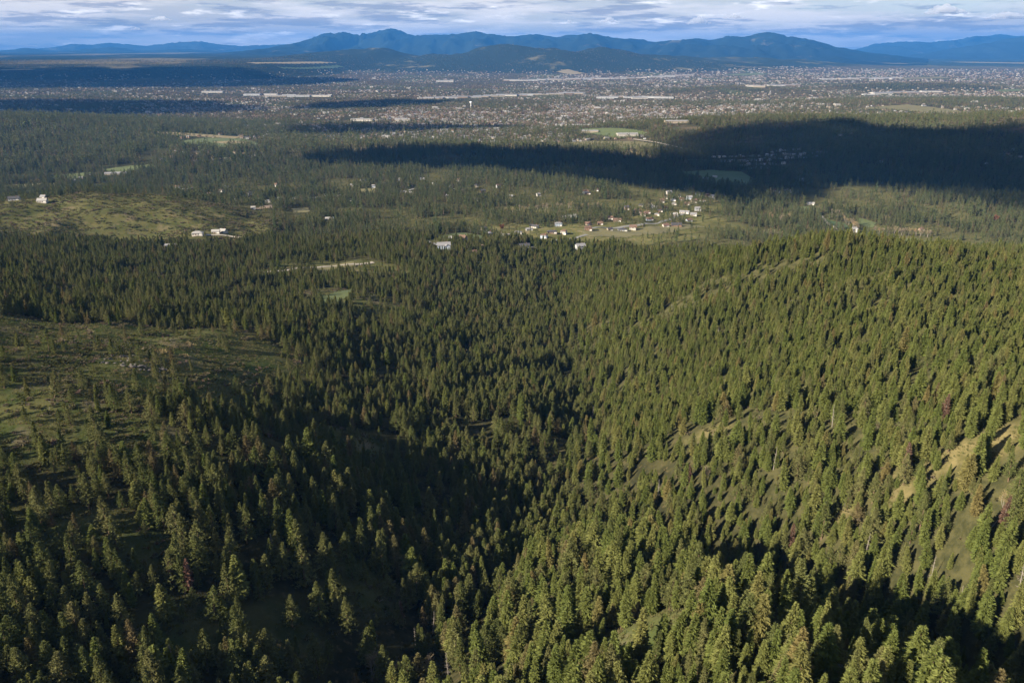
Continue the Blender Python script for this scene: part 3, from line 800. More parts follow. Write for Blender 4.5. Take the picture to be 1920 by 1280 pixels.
field([(287,247),(330,248),(400,253),(462,257),(440,260),(360,256),(300,251)], M_tan, 'tan stubble field by the houses')
field([(1078,242),(1140,240),(1187,242),(1213,247),(1217,255),(1160,260),(1100,251)], M_green, 'green school playing field')
field([(1030,268),(1120,264),(1207,265),(1262,274),(1180,280),(1080,279)], M_olive, 'dry grass field below the school')
field([(1275,322),(1330,318),(1395,322),(1420,338),(1400,350),(1340,346),(1290,334)], M_dgreen, 'lush valley fields lying in cloud shadow')
field([(1478,386),(1527,387),(1542,402),(1500,399)], M_green, 'small green meadow below the shaded ridge')
field([(1545,409),(1587,419),(1596,429),(1560,428)], M_dgreen, 'bright green meadow beside leafless creek trees')
field([(1605,406),(1647,419),(1637,428),(1607,421)], M_green, 'green meadow across the creek trees')
field([(1655,442),(1700,443),(1750,449),(1790,463),(1730,470),(1690,462)], M_green, 'long green hayfield behind the forested crest')
field([(476,393),(500,385),(520,381),(514,392)], M_dirt, 'bare pinkish earth slope among pines')
field([(545,390),(580,389),(583,398),(549,399)], M_olive, 'yellowish clearing among pines')
field([(1415,434),(1435,430),(1465,431),(1474,437),(1445,440)], M_olive, 'oval brushy clearing among pines')
field([(670,355),(703,353),(706,363),(676,364)], M_olive, 'yellow green clearing beside a tan lot')
field([(728,363),(752,360),(780,360),(775,367)], M_dirt, 'tan graded lot among pines')
field([(818,446),(850,437),(873,436),(905,443),(912,456),(880,448),(845,449)], M_green, 'lawn on the knoll above the large pale house')
field([(1090,433),(1130,428),(1230,424),(1290,420),(1330,428),(1250,440),(1150,446),(1080,444)], M_olive, 'dry grass terrace below the looping road')
field([(575,503),(625,494),(665,490),(670,500),(610,512)], M_olive, 'grassy clearing along the gravel road')
field([(590,560),(640,545),(665,540),(662,552),(620,572)], M_green, 'small grassy glade below the gravel road')
field([(520,126),(630,122),(650,127),(600,131),(530,131)], M_dgreen, 'green field on the distant prairie', 4)
field([(455,118),(560,116),(640,119),(600,121),(480,121)], M_tan, 'tan field on the distant prairie', 4)
field([(0,131),(70,130),(60,132),(0,133)], M_tan, 'tan field on the bluff top', 4)
field([(1040,135),(1065,130),(1100,138),(1075,141)], M_tan, 'bare tan hillside above the warehouses', 5)
field([(1350,140),(1420,137),(1450,140),(1390,143)], M_green, 'green park strip across the town', 3)
field([(1670,147),(1760,144),(1790,147),(1700,150)], M_olive, 'open grass field far across the town', 3)
field([(1860,170),(1910,167),(1925,171),(1880,174)], M_green, 'green field at the far edge of town', 3)
field([(1590,205),(1700,196),(1780,205),(1830,212),(1760,214),(1660,206)], M_olive, 'tan clearing on the far wooded rise', 2)
def road(pts, width, mat, label, lift=.75):
    p = np.array(pts, float)
    gx, gy = on_ground(p[:, 0], p[:, 1])
    t = np.r_[0, np.cumsum(np.hypot(np.diff(gx), np.diff(gy)))]
    n = int(t[-1] / 5) + 2
    s = np.linspace(0, t[-1], n); X = np.interp(s, t, gx); Y = np.interp(s, t, gy)
    for _ in range(12):
        X[1:-1] = (X[:-2] + X[1:-1] * 2 + X[2:]) / 4; Y[1:-1] = (Y[:-2] + Y[1:-1] * 2 + Y[2:]) / 4
    tx, ty = np.gradient(X), np.gradient(Y); L = np.hypot(tx, ty); nx, ny = -ty / L, tx / L
    rows = []
    for k in (-.5, -.17, .17, .5):
        a, b = X + nx * k * width, Y + ny * k * width
        rows.append(np.c_[a, b, H(a, b) + lift - (.15 if abs(k) > .4 else 0)])
    me = mesh_np('road', np.stack(rows, 1).reshape(-1, 3), grid_faces(n, 4), [mat], smooth=True)
    tag(link('road', me), label, None, None, 'structure')
    for a, b in zip(X[::3], Y[::3]): CLEAR.append((a, b, width * .5 + 5))
    return X, Y
ROAD = road([(445,516),(480,512),(510,510),(550,505),(585,502),(625,499),(665,497),(700,492)], 6.5, M_gravel, 'pale gravel road crossing the pine clearing')
road([(1095,430),(1133,427),(1190,423),(1236,419),(1258,411),(1270,404),(1300,401)], 9, M_asph, 'looping asphalt road through the hillside houses')
road([(360,443),(385,441),(420,440),(450,446)], 6, M_gravel, 'gravel drive below the white hilltop houses')
road([(800,452),(838,466),(862,464),(880,468)], 5, M_asph, 'paved drive of the large pale house')
road([(1290,300),(1350,301),(1410,299),(1470,293),(1530,291)], 10, M_asph, 'street through the shaded subdivision', 1.2)
road([(1187,261),(1230,267),(1262,274),(1290,281)], 12, M_gravel, 'pale road past the dry grass field', 1.2)
road([(1540,405),(1570,432),(1620,440),(1690,448)], 6, M_gravel, 'farm lane beside the creek trees')
road([(560,376),(620,366),(690,368),(745,360),(800,352),(860,356)], 8, M_asph, 'winding road through the mid-valley pines', 1.0)
road([(300,362),(360,364),(430,376),(500,381),(560,378)], 8, M_asph, 'road past the clearings behind the brushy hill', 1.0)
road([(900,482),(960,474),(1010,460),(1060,450),(1100,440)], 7, M_asph, 'lane climbing from the pines to the terrace', .8)

WALLC = {'white': (.37, .35, .32), 'cream': (.28, .24, .185), 'tan': (.20, .15, .11), 'grey': (.36, .37, .38), 'blue-grey': (.34, .39, .46), 'brown': (.20, .13, .09)}
ROOFC = {'charcoal': (.055, .055, .06), 'brown': (.12, .08, .06), 'pale metal': (.26, .255, .25), 'grey': (.19, .19, .20), 'rust red': (.12, .075, .06)}
MW = {k: plain_mat(k.replace(' ', '_') + '_wall', c, .7, .06, .4) for k, c in WALLC.items()}
MR = {k: plain_mat(k.replace(' ', '_') + '_roof', c, .6, .12, .5) for k, c in ROOFC.items()}
M_glass = plain_mat('window_glass', (.03, .04, .05), .1, .1)
M_door = plain_mat('door_paint', (.12, .06, .04), .5, .1)
M_gar = plain_mat('garage_paint', (.62, .60, .56), .5, .05)
M_brick = plain_mat('chimney_brick', (.26, .12, .09), .9, .2, 3)
def boxv(x0, x1, y0, y1, z0, z1):
    v = np.array([[a, b, c] for a in (x0, x1) for b in (y0, y1) for c in (z0, z1)], float)
    return v, np.array([[0, 1, 3, 2], [4, 6, 7, 5], [0, 4, 5, 1], [2, 3, 7, 6], [0, 2, 6, 4], [1, 5, 7, 3]])
def gable_walls(w, d, h, rise, z0=-1.5):
    """box with gable ends, ridge along x"""
    v = np.array([[-w, -d, z0], [w, -d, z0], [w, d, z0], [-w, d, z0], [-w, -d, h], [w, -d, h], [w, d, h], [-w, d, h], [-w, 0, h + rise], [w, 0, h + rise]], float)
    v[:, :2] *= .5
    return v, [np.array([[0, 1, 5, 4], [2, 3, 7, 6], [1, 2, 6, 5], [3, 0, 4, 7]]), np.array([[5, 6, 9], [7, 4, 8]])]
def gable_roof(w, d, h, rise, over=.6, th=.28):
    w2, d2 = w / 2 + over, d / 2 + over
    drop = over * rise / (d / 2)
    p = [(-w2, -d2, h - drop), (w2, -d2, h - drop), (w2, 0, h + rise), (-w2, 0, h + rise), (w2, d2, h - drop), (-w2, d2, h - drop)]
    v = np.array(p + [(a, b, c + th) for a, b, c in p], float); v[:, 2] += .06
    f = np.array([[0, 3, 2, 1], [3, 5, 4, 2], [6, 7, 8, 9], [9, 8, 10, 11], [0, 1, 7, 6], [4, 5, 11, 10], [1, 2, 8, 7], [2, 4, 10, 8], [3, 0, 6, 9], [5, 3, 9, 11]])
    return v, f
def hip_roof(w, d, h, rise, over=.7, th=.25):
    w2, d2, r2 = w / 2 + over, d / 2 + over, max(.4, w / 2 - d / 2)
    v = np.array([(-w2, -d2, h), (w2, -d2, h), (w2, d2, h), (-w2, d2, h), (-w2, -d2, h + th), (w2, -d2, h + th), (w2, d2, h + th), (-w2, d2, h + th), (-r2, 0, h + rise), (r2, 0, h + rise)], float)
    v[:, 2] += .05
    return v, [np.array([[3, 2, 1, 0], [0, 1, 5, 4], [1, 2, 6, 5], [2, 3, 7, 6], [3, 0, 4, 7], [4, 5, 9, 8], [6, 7, 8, 9]]), np.array([[5, 6, 9], [7, 4, 8]])]
_cache = {}
def cached(key, make):
    if key not in _cache: _cache[key] = make()
    return _cache[key]
def house(u, v, w, d, wall, roof, label, group=None, yaw=None, storeys=1, hip=False, wing=False, chimney=True, detail=True, cat='house', xyz=None):
    x, y, z = gpt(u, v) if xyz is None else xyz
    h = 2.9 * storeys + .3; rise = d * (.20 if hip else .27)
    e = link('house', None, None, (x, y, z)); e.rotation_euler.z = random.uniform(-.5, .5) if yaw is None else yaw
    tag(e, label, cat, group)
    W, D = max(7, round(w * .66)), max(6, round(d * .72))
    def wm():
        vv, ff = boxv(-W / 2, W / 2, -D / 2, D / 2, -1.5, h) if hip else gable_walls(W, D, h, D * .27)
        return mesh_np('wall', vv, ff, [MW[wall]])
    def rm():
        vv, ff = (hip_roof if hip else gable_roof)(W, D, h, rise)
        return mesh_np('roof', vv, ff, [MR[roof]])
    link('wall', cached(('w', W, D, h, wall, hip), wm), e)
    rf = link('roof', cached(('r', W, D, h, roof, hip), rm), e)
    if wing:
        g = link('wing', cached(('g', W, D, h, wall), lambda: mesh_np('wing', *gable_walls(D * .9, W * .42, h * .92, W * .42 * .27), [MW[wall]])), e, (W * .22, -D * .62, 0)); g.rotation_euler.z = math.pi / 2
        r2 = link('roof', cached(('gr', W, D, h, roof), lambda: mesh_np('wing_roof', *gable_roof(D * .9, W * .42, h * .92, W * .42 * .27), [MR[roof]])), g)
    if chimney:
        link('chimney', cached(('c',), lambda: mesh_np('chimney', *boxv(-.45, .45, -.35, .35, -1.2, 1.3), [M_brick])), rf, (W * .22, D * .12, h + rise * .9))
    if detail:
        def win():
            return mesh_np('window', *boxv(-.8, .8, -.06, .06, -.6, .6), [M_glass])
        wmesh = cached(('win',), win)
        for s in range(storeys):
            for k, fx in enumerate((-.38, -.14, .14, .38)):
                if s == 0 and k in (1, 3): continue
                if wing and fx > 0: continue
                link('window', wmesh, e, (fx * W, -D / 2 - .03, 1.6 + 2.9 * s))
            o = link('window', wmesh, e, (-W / 2 - .03, 0, 1.6 + 2.9 * s)); o.rotation_euler.z = math.pi / 2
        if not wing:
            link('door', cached(('door',), lambda: mesh_np('door', *boxv(-.55, .55, -.06, .06, 0, 2.1), [M_door])), e, (-.14 * W, -D / 2 - .03, .05))
            link('garage_door', cached(('gar',), lambda: mesh_np('garage_door', *boxv(-2.2, 2.2, -.06, .06, 0, 2.3), [M_gar])), e, (.32 * W, -D / 2 - .03, .05))
    CLEAR.append((x, y, max(w, d) * .62 + 2)); CLEAR.append((x, y - w * .8, w * .4))
    return e
# the houses that stand out
house(371, 440, 24, 14, 'white', 'pale metal', 'white flat-looking house with pale roof on the brushy hill', yaw=.15, chimney=False, hip=True)
house(405, 437, 18, 10, 'cream', 'pale metal', 'low cream outbuilding beside the gabled white hilltop house', yaw=.1, chimney=False)
house(419, 436, 15, 11, 'white', 'pale metal', 'gabled white house at the end of the hilltop drive', yaw=-.3)
house(321, 464, 26, 9, 'blue-grey', 'grey', 'long low blue-grey house below the brushy hill', yaw=.1, chimney=False)
house(832, 466, 31, 15, 'blue-grey', 'grey', 'very large pale blue-grey house with a wing above the pines', yaw=.2, storeys=2, wing=True)
house(847, 449, 12, 9, 'white', 'pale metal', 'small white house on the lawn knoll', yaw=.0)
house(868, 451, 20, 11, 'cream', 'brown', 'cream house with brown roof on the lawn knoll', yaw=-.6, storeys=2, wing=True)
house(905, 466, 16, 11, 'white', 'brown', 'white house with brown roof at the knoll foot', yaw=-.9)
house(887, 476, 16, 10, 'tan', 'brown', 'tan house half hidden by pines below the knoll', yaw=.3)
house(983, 468, 26, 15, 'grey', 'charcoal', 'large grey house with charcoal roof and wing among pines', yaw=.2, storeys=2, wing=True)
house(950, 445, 22, 11, 'white', 'grey', 'wide white house with grey roof behind the pines', yaw=-.1)
house(918, 443, 14, 12, 'cream', 'grey', 'square cream house with grey hipped roof', yaw=.4, hip=True, storeys=2)
house(1088, 467, 22, 13, 'grey', 'grey', 'grey two-storey house on the open terrace edge', yaw=.3, storeys=2)
house(1063, 409, 26, 12, 'white', 'pale metal', 'broad white house with pale roof at the forest edge', yaw=.1, chimney=False)
house(1078, 407, 14, 11, 'white', 'grey', 'white gabled house beside the broad white one', yaw=-.4)
house(1002, 427, 26, 10, 'white', 'charcoal', 'long white house under a charcoal roof on the terrace', yaw=-.5)
house(1035, 437, 26, 12, 'tan', 'charcoal', 'tan house under a wide charcoal hipped roof', yaw=.05, hip=True)
house(1187, 431, 20, 13, 'white', 'brown', 'white two-storey house with brown roof beside the looping road', yaw=-.2, storeys=2, wing=True)
house(1143, 432, 14, 10, 'cream', 'charcoal', 'cream house with charcoal roof below the looping road', yaw=.3)
house(1167, 433, 26, 12, 'grey', 'charcoal', 'long grey house with charcoal hipped roof below the road', yaw=.02, hip=True)
house(1248, 425, 16, 12, 'white', 'rust red', 'white house with rust red roof at the road bend', yaw=.2)
house(1268, 424, 30, 13, 'brown', 'charcoal', 'wide brown house with charcoal roof at the road bend', yaw=.0, wing=True)
house(1157, 415, 22, 12, 'tan', 'brown', 'tan house with brown roof above the road', yaw=-.1)
house(1264, 404, 20, 11, 'cream', 'pale metal', 'cream house with pale metal roof inside the road loop', yaw=.1)
house(1283, 400, 30, 11, 'white', 'grey', 'long white house with grey roof above the road loop', yaw=-.3)
house(1600, 434, 20, 12, 'white', 'pale metal', 'bright white farmhouse beside the creek trees', yaw=.4, storeys=2, wing=True)
house(1727, 432, 14, 10, 'tan', 'rust red', 'tan farmhouse with rust red roof across the creek', yaw=.2)
house(1520, 384, 24, 12, 'white', 'pale metal', 'white barn with pale roof at the shadow edge', yaw=-.2, chimney=False)
house(80, 379, 22, 13, 'white', 'pale metal', 'white gabled house behind the brushy hill', yaw=.1)
house(82, 372, 14, 10, 'cream', 'grey', 'cream house just behind the white gabled one', yaw=-.2)
house(27, 375, 26, 12, 'grey', 'charcoal', 'grey house with charcoal roof behind the brushy hill', yaw=.3)
house(475, 392, 12, 9, 'white', 'pale metal', 'small white house beside the bare pinkish slope', yaw=.2)
house(618, 413, 22, 11, 'white', 'pale metal', 'white house alone among mid-valley pines', yaw=.1)
house(217, 327, 90, 15, 'cream', 'grey', 'very long low stable with grey roof beside the pasture', yaw=.22, chimney=False, detail=False, cat='stable')
house(767, 364, 24, 12, 'tan', 'pale metal', 'tan shed with pale metal roof on the graded lot', yaw=.1, chimney=False)
house(1827, 192, 60, 24, 'white', 'pale metal', 'white hall with pale roof on the far wooded rise', yaw=.1, chimney=False, detail=False, cat='hall')
# smaller houses: (pixel list, zone wording, base size)
ZONES = {
 'among pines above the looping road': [(1098,363),(1119,358),(1145,411),(1175,393),(1203,387),(1219,386),(1214,400),(1195,399),(1218,413),(1292,415),(1308,395),(1288,384),(1264,384),(1237,397),(1226,391),(1205,405),(1246,392),(1300,404),(1232,404)],
 'in the village at the shadow edge': [(1249,373),(1262,377),(1292,374),(1326,369),(1356,368),(1347,367),(1317,360),(1287,356),(1272,369),(1308,366),(1336,372),(1301,380),(1278,376),(1240,380),(1330,361),(1254,364),(1318,378),(1340,359)],
 'on the grassy terrace': [(1102,422),(1103,432),(992,432),(1057,439),(972,438),(970,475),(942,475),(908,433),(1020,447),(1125,421),(1047,424)],
 'beyond the brushy hill': [(347,359),(360,357),(393,365),(315,364),(440,374),(503,379),(527,374),(553,374),(580,373),(153,335),(165,331),(333,352),(415,360),(425,352),(470,366),(545,362),(610,368),(517,350),(140,340)],
 'beside the large green field': [(413,300),(424,299),(433,299),(447,299),(477,292),(470,295),(340,260),(353,259),(372,289),(358,293),(395,287),(386,296),(460,289),(330,283),(344,287),(402,303),(380,306),(365,302),(440,288),(320,296),(418,309),(304,299),(328,303)],
 'scattered through the mid-valley forest': [(792,337),(893,351),(660,349),(892,377),(815,347),(845,352),(870,360),(720,343),(680,340),(770,349),(905,362),(930,368),(840,372),(630,372),(655,377),(820,362),(750,338),(860,341),(935,352),(960,373),(1010,368),(700,352),(1102,364),(590,352)],
 'in the shaded valley': [(1323,337),(1310,333),(1340,333),(1441,362),(1452,359),(1463,361),(1475,358),(1480,362),(1653,305),(1850,308),(1536,286),(1575,255),(1595,252),(1900,282),(1890,290),(1912,296),(1503,340)],
}
HC = 0
wk, rk = list(WALLC), list(ROOFC)
for zname, pts in ZONES.items():
    for u_, v_ in pts:
        wc_ = random.choice(['white', 'white', 'cream', 'tan', 'grey', 'blue-grey', 'cream', 'brown']); rc_ = random.choice(['charcoal', 'brown', 'brown', 'grey', 'grey', 'pale metal', 'rust red'])
        hip = random.random() < .35; st = 2 if random.random() < .35 else 1
        word = ('hipped ' if hip else 'gabled ') + ('two-storey ' if st == 2 else 'low ')
        far = v_ < 320
        house(u_, v_, random.uniform(14, 21) * (1.15 if far else 1), random.uniform(9, 12), wc_, rc_, f'{word}{wc_} house with {rc_} roof {zname}', f'{word}{wc_} and {rc_} houses {zname}', None, st, hip, False, not far, detail=v_ > 345)
        HC += 1
# the subdivision under the cloud: rows along its streets
for r_, (a, b, n_) in enumerate([((1335,296),(1440,293),11), ((1440,292),(1560,288),11), ((1345,304),(1450,302),12), ((1450,299),(1550,294),9), ((1380,311),(1470,308),9), ((1440,287),(1500,280),6), ((1400,317),(1455,316),5)]):
    for k in range(n_):
        f_ = (k + random.uniform(.1, .9)) / n_
        u_, v_ = a[0] + (b[0] - a[0]) * f_, a[1] + (b[1] - a[1]) * f_ + random.uniform(-.7, .7)
        wc_ = random.choice(['white', 'white', 'cream', 'grey', 'white']); rc_ = random.choice(['grey', 'grey', 'pale metal', 'charcoal'])
        house(u_, v_, random.uniform(15, 20), random.uniform(11, 13), wc_, rc_, f'{wc_} house with {rc_} roof in the shaded subdivision rows', f'{wc_} and {rc_} houses of the shaded subdivision', None, random.choice((1, 2)), True, False, False, False)
print('houses', HC)
# large roofs of the town
def hall_geo(w, d, h, saw):
    v, f = gable_walls(w, d, h, d * .05, -2)
    rv, rf_ = gable_roof(w, d, h, d * .05, 1.0, .6)
    return (v, f), (rv, rf_)
MWh = {'white': MW['white'], 'cream': MW['cream'], 'grey': MW['grey']}
def hall(u, v, w, d, h, wall, roof, label, group=None, yaw=0.0):
    x, y, z = gpt(u, v)
    e = link('warehouse', None, None, (x, y, z)); e.rotation_euler.z = yaw
    tag(e, label, 'warehouse', group)
    (wv, wf), (rv, rf_) = hall_geo(w, d, h, 0)
    link('wall', mesh_np('wall', wv, wf, [MW[wall]]), e)
    rr = link('roof', mesh_np('roof', rv, rf_, [MR[roof]]), e)
    for k in range(3):
        link('roof_vent', cached(('vent',), lambda: mesh_np('roof_vent', *boxv(-2, 2, -1.5, 1.5, -.5, 1.6), [MR['grey']])), rr, ((k - 1) * w * .28, d * .12, h + d * .05 * .8))
    CLEAR.append((x, y, max(w, d) * .6)); CLEAR.append((x + w * .3, y - 120, w * .5)); CLEAR.append((x - w * .3, y - 120, w * .5))
hall(1085, 237, 130, 45, 8, 'cream', 'pale metal', 'long school building with pale roof beside the playing field', yaw=.05)
hall(1104, 248, 80, 40, 7, 'cream', 'pale metal', 'cream school gymnasium on the near side of the playing field', yaw=-.05)
hall(1176, 254, 85, 50, 8, 'white', 'pale metal', 'white hall with pale roof at the end of the playing field', yaw=.08)
hall(1260, 224, 110, 60, 8, 'white', 'pale metal', 'white hall among dense housing, farther of two', yaw=.05)
hall(1268, 230, 100, 45, 8, 'cream', 'pale metal', 'cream hall among dense housing, nearer of two', yaw=.05)
hall(680, 227, 120, 45, 10, 'white', 'pale metal', 'white flat hall among town trees behind the shaded strip', yaw=-.05)
hall(755, 227, 80, 45, 10, 'white', 'pale metal', 'small white hall beside the flat hall behind the shaded strip', yaw=.05)
hall(834, 154, 210, 120, 14, 'white', 'pale metal', 'huge white industrial hall at the foot of the wooded hills', yaw=.1)
hall(400, 174, 190, 80, 10, 'white', 'pale metal', 'large white hall standing alone in the western town', yaw=.03)
def row(a, b, n_, w0, w1, zone, jit=.6):
    for k in range(n_):
        f_ = (k + random.uniform(.15, .85)) / n_
        wall = random.choice(['white', 'cream', 'grey', 'tan']); roof = random.choice(['pale metal', 'pale metal', 'grey', 'grey'])
        w_ = random.uniform(w0, w1)
        hall(a[0] + (b[0] - a[0]) * f_, a[1] + (b[1] - a[1]) * f_ + random.uniform(-jit, jit), w_, w_ * random.uniform(.3, .6), random.uniform(7, 12), wall, roof,
             f'{wall} warehouse with {roof} roof {zone}', f'{wall} {roof} warehouses {zone}', random.uniform(-.15, .15))
row((955, 152), (1150, 148), 17, 120, 260, 'in the industrial strip under the wooded hills')
row((1140, 149), (1300, 142), 14, 120, 260, 'in the industrial strip under the wooded hills', 1.0)
row((790, 186), (1080, 176), 17, 90, 200, 'along the straight highway through town', .4)
row((470, 178), (620, 183), 7, 90, 190, 'in the western town', 1.5)
row((1120, 183), (1250, 186), 7, 80, 160, 'south of the highway', 1.5)
row((1550, 150), (1690, 146), 8, 150, 300, 'beside the eastern park strip')
row((1590, 114), (1770, 109), 9, 110, 240, 'at the far valley end', 1.6)
row((1400, 163), (1500, 160), 6, 100, 200, 'in the middle of the eastern town', 1.5)
row((1620, 178), (1750, 172), 6, 100, 200, 'behind the far wooded rise', 1.5)
# water tower
x, y, z = gpt(883, 203)
e = link('water_tower', None, None, (x, y, z)); tag(e, 'white water tower rising above the town trees', 'water tower')
pr = [(1.5, -1), (1.3, 6), (1.2, 27), (1.8, 30), (5, 33), (6.4, 36), (6.4, 38.5), (4.6, 41), (1.6, 42), (.1, 42.3)]
tw = plain_mat('tower_paint', (.8, .8, .8), .4, .04)
link('stem', mesh_np('stem', *tapered([(0, 0, q[1]) for q in pr[:4]], [q[0] * 1.6 for q in pr[:4]], 14), [tw], smooth=True), e)
link('tank', mesh_np('tank', *tapered([(0, 0, q[1]) for q in pr[3:]], [q[0] * 1.25 for q in pr[3:]], 18), [tw], smooth=True), e)
CLEAR.append((x, y, 30)); CLEAR.append((x, y - 110, 60))
# car on the gravel road
x, y, z = gpt(470, 513.2)
e = link('pickup_truck', None, None, (x, y, z + .78)); e.rotation_euler.z = .35; tag(e, 'white pickup truck parked on the gravel road', 'pickup truck')
mwh = plain_mat('vehicle_paint', (.8, .8, .79), .3, .03); mbl = plain_mat('tyre_rubber', (.02, .02, .02), .9, .1)
def poly_ext(prof, w):
    p = np.array(prof, float); n_ = len(p)
    v = np.r_[np.c_[p[:, 0], np.full(n_, -w), p[:, 1]], np.c_[p[:, 0], np.full(n_, w), p[:, 1]]]
    i = np.arange(n_); j = (i + 1) % n_
    c0 = np.r_[v, [[p[:, 0].mean(), -w, p[:, 1].mean()], [p[:, 0].mean(), w, p[:, 1].mean()]]]
    return c0, [np.stack([i, j, j + n_, i + n_], -1), np.r_[np.stack([j, i, np.full(n_, 2 * n_)], -1), np.stack([i + n_, j + n_, np.full(n_, 2 * n_ + 1)], -1)]]
link('body', mesh_np('body', *poly_ext([(-2.7, .45), (2.6, .45), (2.75, .7), (2.7, 1.0), (1.1, 1.12), (-.5, 1.12), (-.55, .95), (-2.7, 1.05)], .95), [mwh]), e)
cb = link('cabin', mesh_np('cabin', *poly_ext([(-.5, 1.1), (1.15, 1.1), (.55, 1.75), (-.35, 1.78)], .86), [mwh]), e)
link('side_window', mesh_np('side_window', *poly_ext([(-.35, 1.17), (.85, 1.17), (.45, 1.65), (-.25, 1.67)], .875), [M_glass]), cb)
for a in (-1.7, 1.75):
    for b in (-.9, .9):
        t = np.linspace(0, 6.283, 13)[:-1]
        link('wheel', mesh_np('wheel', *poly_ext([(.38 * math.cos(q), .38 * math.sin(q)) for q in t], .13), [mbl]), e, (a, b, .38))
# ------------------------------------------------------------------ forest
def in_frame(x, y, z, mu=60, mv0=-10, mv1=1330):
    u, v = pix(x, y, z)
    return (u > -mu) & (u < 1920 + mu) & (v > mv0) & (v < mv1)
def jitter_grid(x0, x1, y0, y1, s, amp=.46):
    gx, gy = np.meshgrid(np.arange(x0, x1, s), np.arange(y0, y1, s), indexing='ij')
    return (gx + rng.uniform(-amp, amp, gx.shape) * s).ravel(), (gy + rng.uniform(-amp, amp, gy.shape) * s).ravel()
def keep_clear(x, y):
    k = np.ones(len(x), bool)
    for cx, cyy, r in CLEAR: k &= (x - cx) ** 2 + (y - cyy) ** 2 > r * r
    for g in CLEAR_POLY:
        bx0, by0 = g.min(0); bx1, by1 = g.max(0)
        m = (x > bx0) & (x < bx1) & (y > by0) & (y < by1)
        if m.any():
            i = np.where(m)[0]; k[i[poly_sd(x[i], y[i], g) > 0]] = False
    return k
# --- near slopes
x, y = jitter_grid(-1050, 1050, 95, 1420, 4.3)
z = H(x, y)
d = np.hypot(x, y)
m = in_frame(x, y, z, 170, -10, 1420) & (d < 1350)
x, y, z, d = x[m], y[m], z[m], d[m]
op = openness(x, y)
draw_x = np.interp(y, [150, 280, 390, 500, 660, 900, 1080], [-60, -25, 27, 48, 71, 63, 40])   # the creek
right = sstep(-25, 35, x - draw_x)
patch = fbm(x / 45, y / 45, 3, 61)
dens = (.54 + .40 * right) * (.35 + 1.25 * sstep(.30, .62, patch)) * (1 - op)
dens = dens * (.72 + .85 * sstep(.36, .58, fbm(x / 15, y / 15, 2, 63)))
keep = (rng.random(len(x)) < dens) & keep_clear(x, y)
x, y, z, d, right, op, draw_x = (q[keep] for q in (x, y, z, d, right, op, draw_x))
isfir = rng.random(len(x)) < (.16 + .60 * right - .1 * (fbm(x / 90, y / 90, 2, 71) - .5))
big = fbm(x / 60, y / 60, 2, 81)
ht = np.clip((rng.normal(9.8, 3.0, len(x)) + 5 * (big - .5) + 3.8 * np.exp(-((x - draw_x + 45) / 70) ** 2)) * (1 + .38 * sstep(430, 240, d)), 3.8, 21) * np.where(rng.random(len(x)) < .22, rng.uniform(.4, .75, len(x)), 1)
wid = rng.uniform(.9, 1.5, len(x)) * np.where(isfir, 1, .88) * (1.15 - .008 * ht)
rot = np.c_[rng.normal(0, .05, len(x)), rng.normal(0, .05, len(x)), rng.uniform(0, 6.283, len(x))]
scl = np.c_[ht / 20 * wid, ht / 20 * wid, ht / 20]
pick = rng.integers(0, 8, len(x))
NEAR = dict(x=x, y=y, z=z, ht=ht, rot=rot, scl=scl, pick=pick, fir=isfir, right=right, op=op, wid=wid)
u, v = pix(x, y, z); u2, v2 = pix(x, y, z + ht)
app = ht / d
vis = (u > 4) & (u < 1916) & (v2 < 1272)
single = np.zeros(len(x), bool)
for f in (True, False):
    c = np.where((isfir == f) & vis)[0]
    single[c[np.argsort(-app[c])[:300]]] = True
print('near trees', len(x), 'single', single.sum())
def place(name):
    def zone(i):
        X, Y = NEAR['x'][i], NEAR['y'][i]
        if NEAR['right'][i] > .5:
            if u[i] > 1380 and v[i] > 1060 + (u[i] - 1380) * .25 and u[i] < 1900 and H(X, Y) < 232: return 'in the shaded gully behind the sunlit spur'
            if Y < 300: return 'on the sunlit spur above the creek draw'
            return 'on the sunlit slope beyond the gully'
        if NEAR['op'][i] > .45: return 'in the grassy meadow opening'
        if X < draw_line(Y) - 75: return 'on the shadowy slope below the meadow'
        return 'in the dark creek draw'
    return zone
def draw_line(Y): return float(np.interp(Y, [150, 280, 390, 500, 660, 900, 1080], [-60, -25, 27, 48, 71, 63, 40]))
zone = place('')
def tree(name, proto, loc, rot, scl, label, cat, group):
    e = link(name, None, None, loc)
    e.rotation_euler = rot; e.scale = scl
    e.empty_display_size = 1
    tag(e, label, cat, group)
    link('trunk', proto.trunk, e); link('crown', proto.crown, e)
    return e
for i in np.where(single)[0]:
    tall = 'tall' if ht[i] > 14.5 else ('young short' if ht[i] < 9 else 'mid-height')
    form = 'broad' if wid[i] > 1.15 else 'slender'
    if isfir[i]:
        tree('fir_tree', FIR[pick[i]], (x[i], y[i], z[i]), rot[i], scl[i], f'{tall} {form} pointed green fir {zone(i)}', 'fir tree', f'{tall} {form} firs {zone(i)}')
    else:
        tree('pine_tree', PINE[pick[i]], (x[i], y[i], z[i]), rot[i], scl[i], f'{tall} {form} olive tufted pine {zone(i)}', 'pine tree', f'{tall} {form} pines {zone(i)}')
rest = ~single
P3 = np.c_[x, y, z]
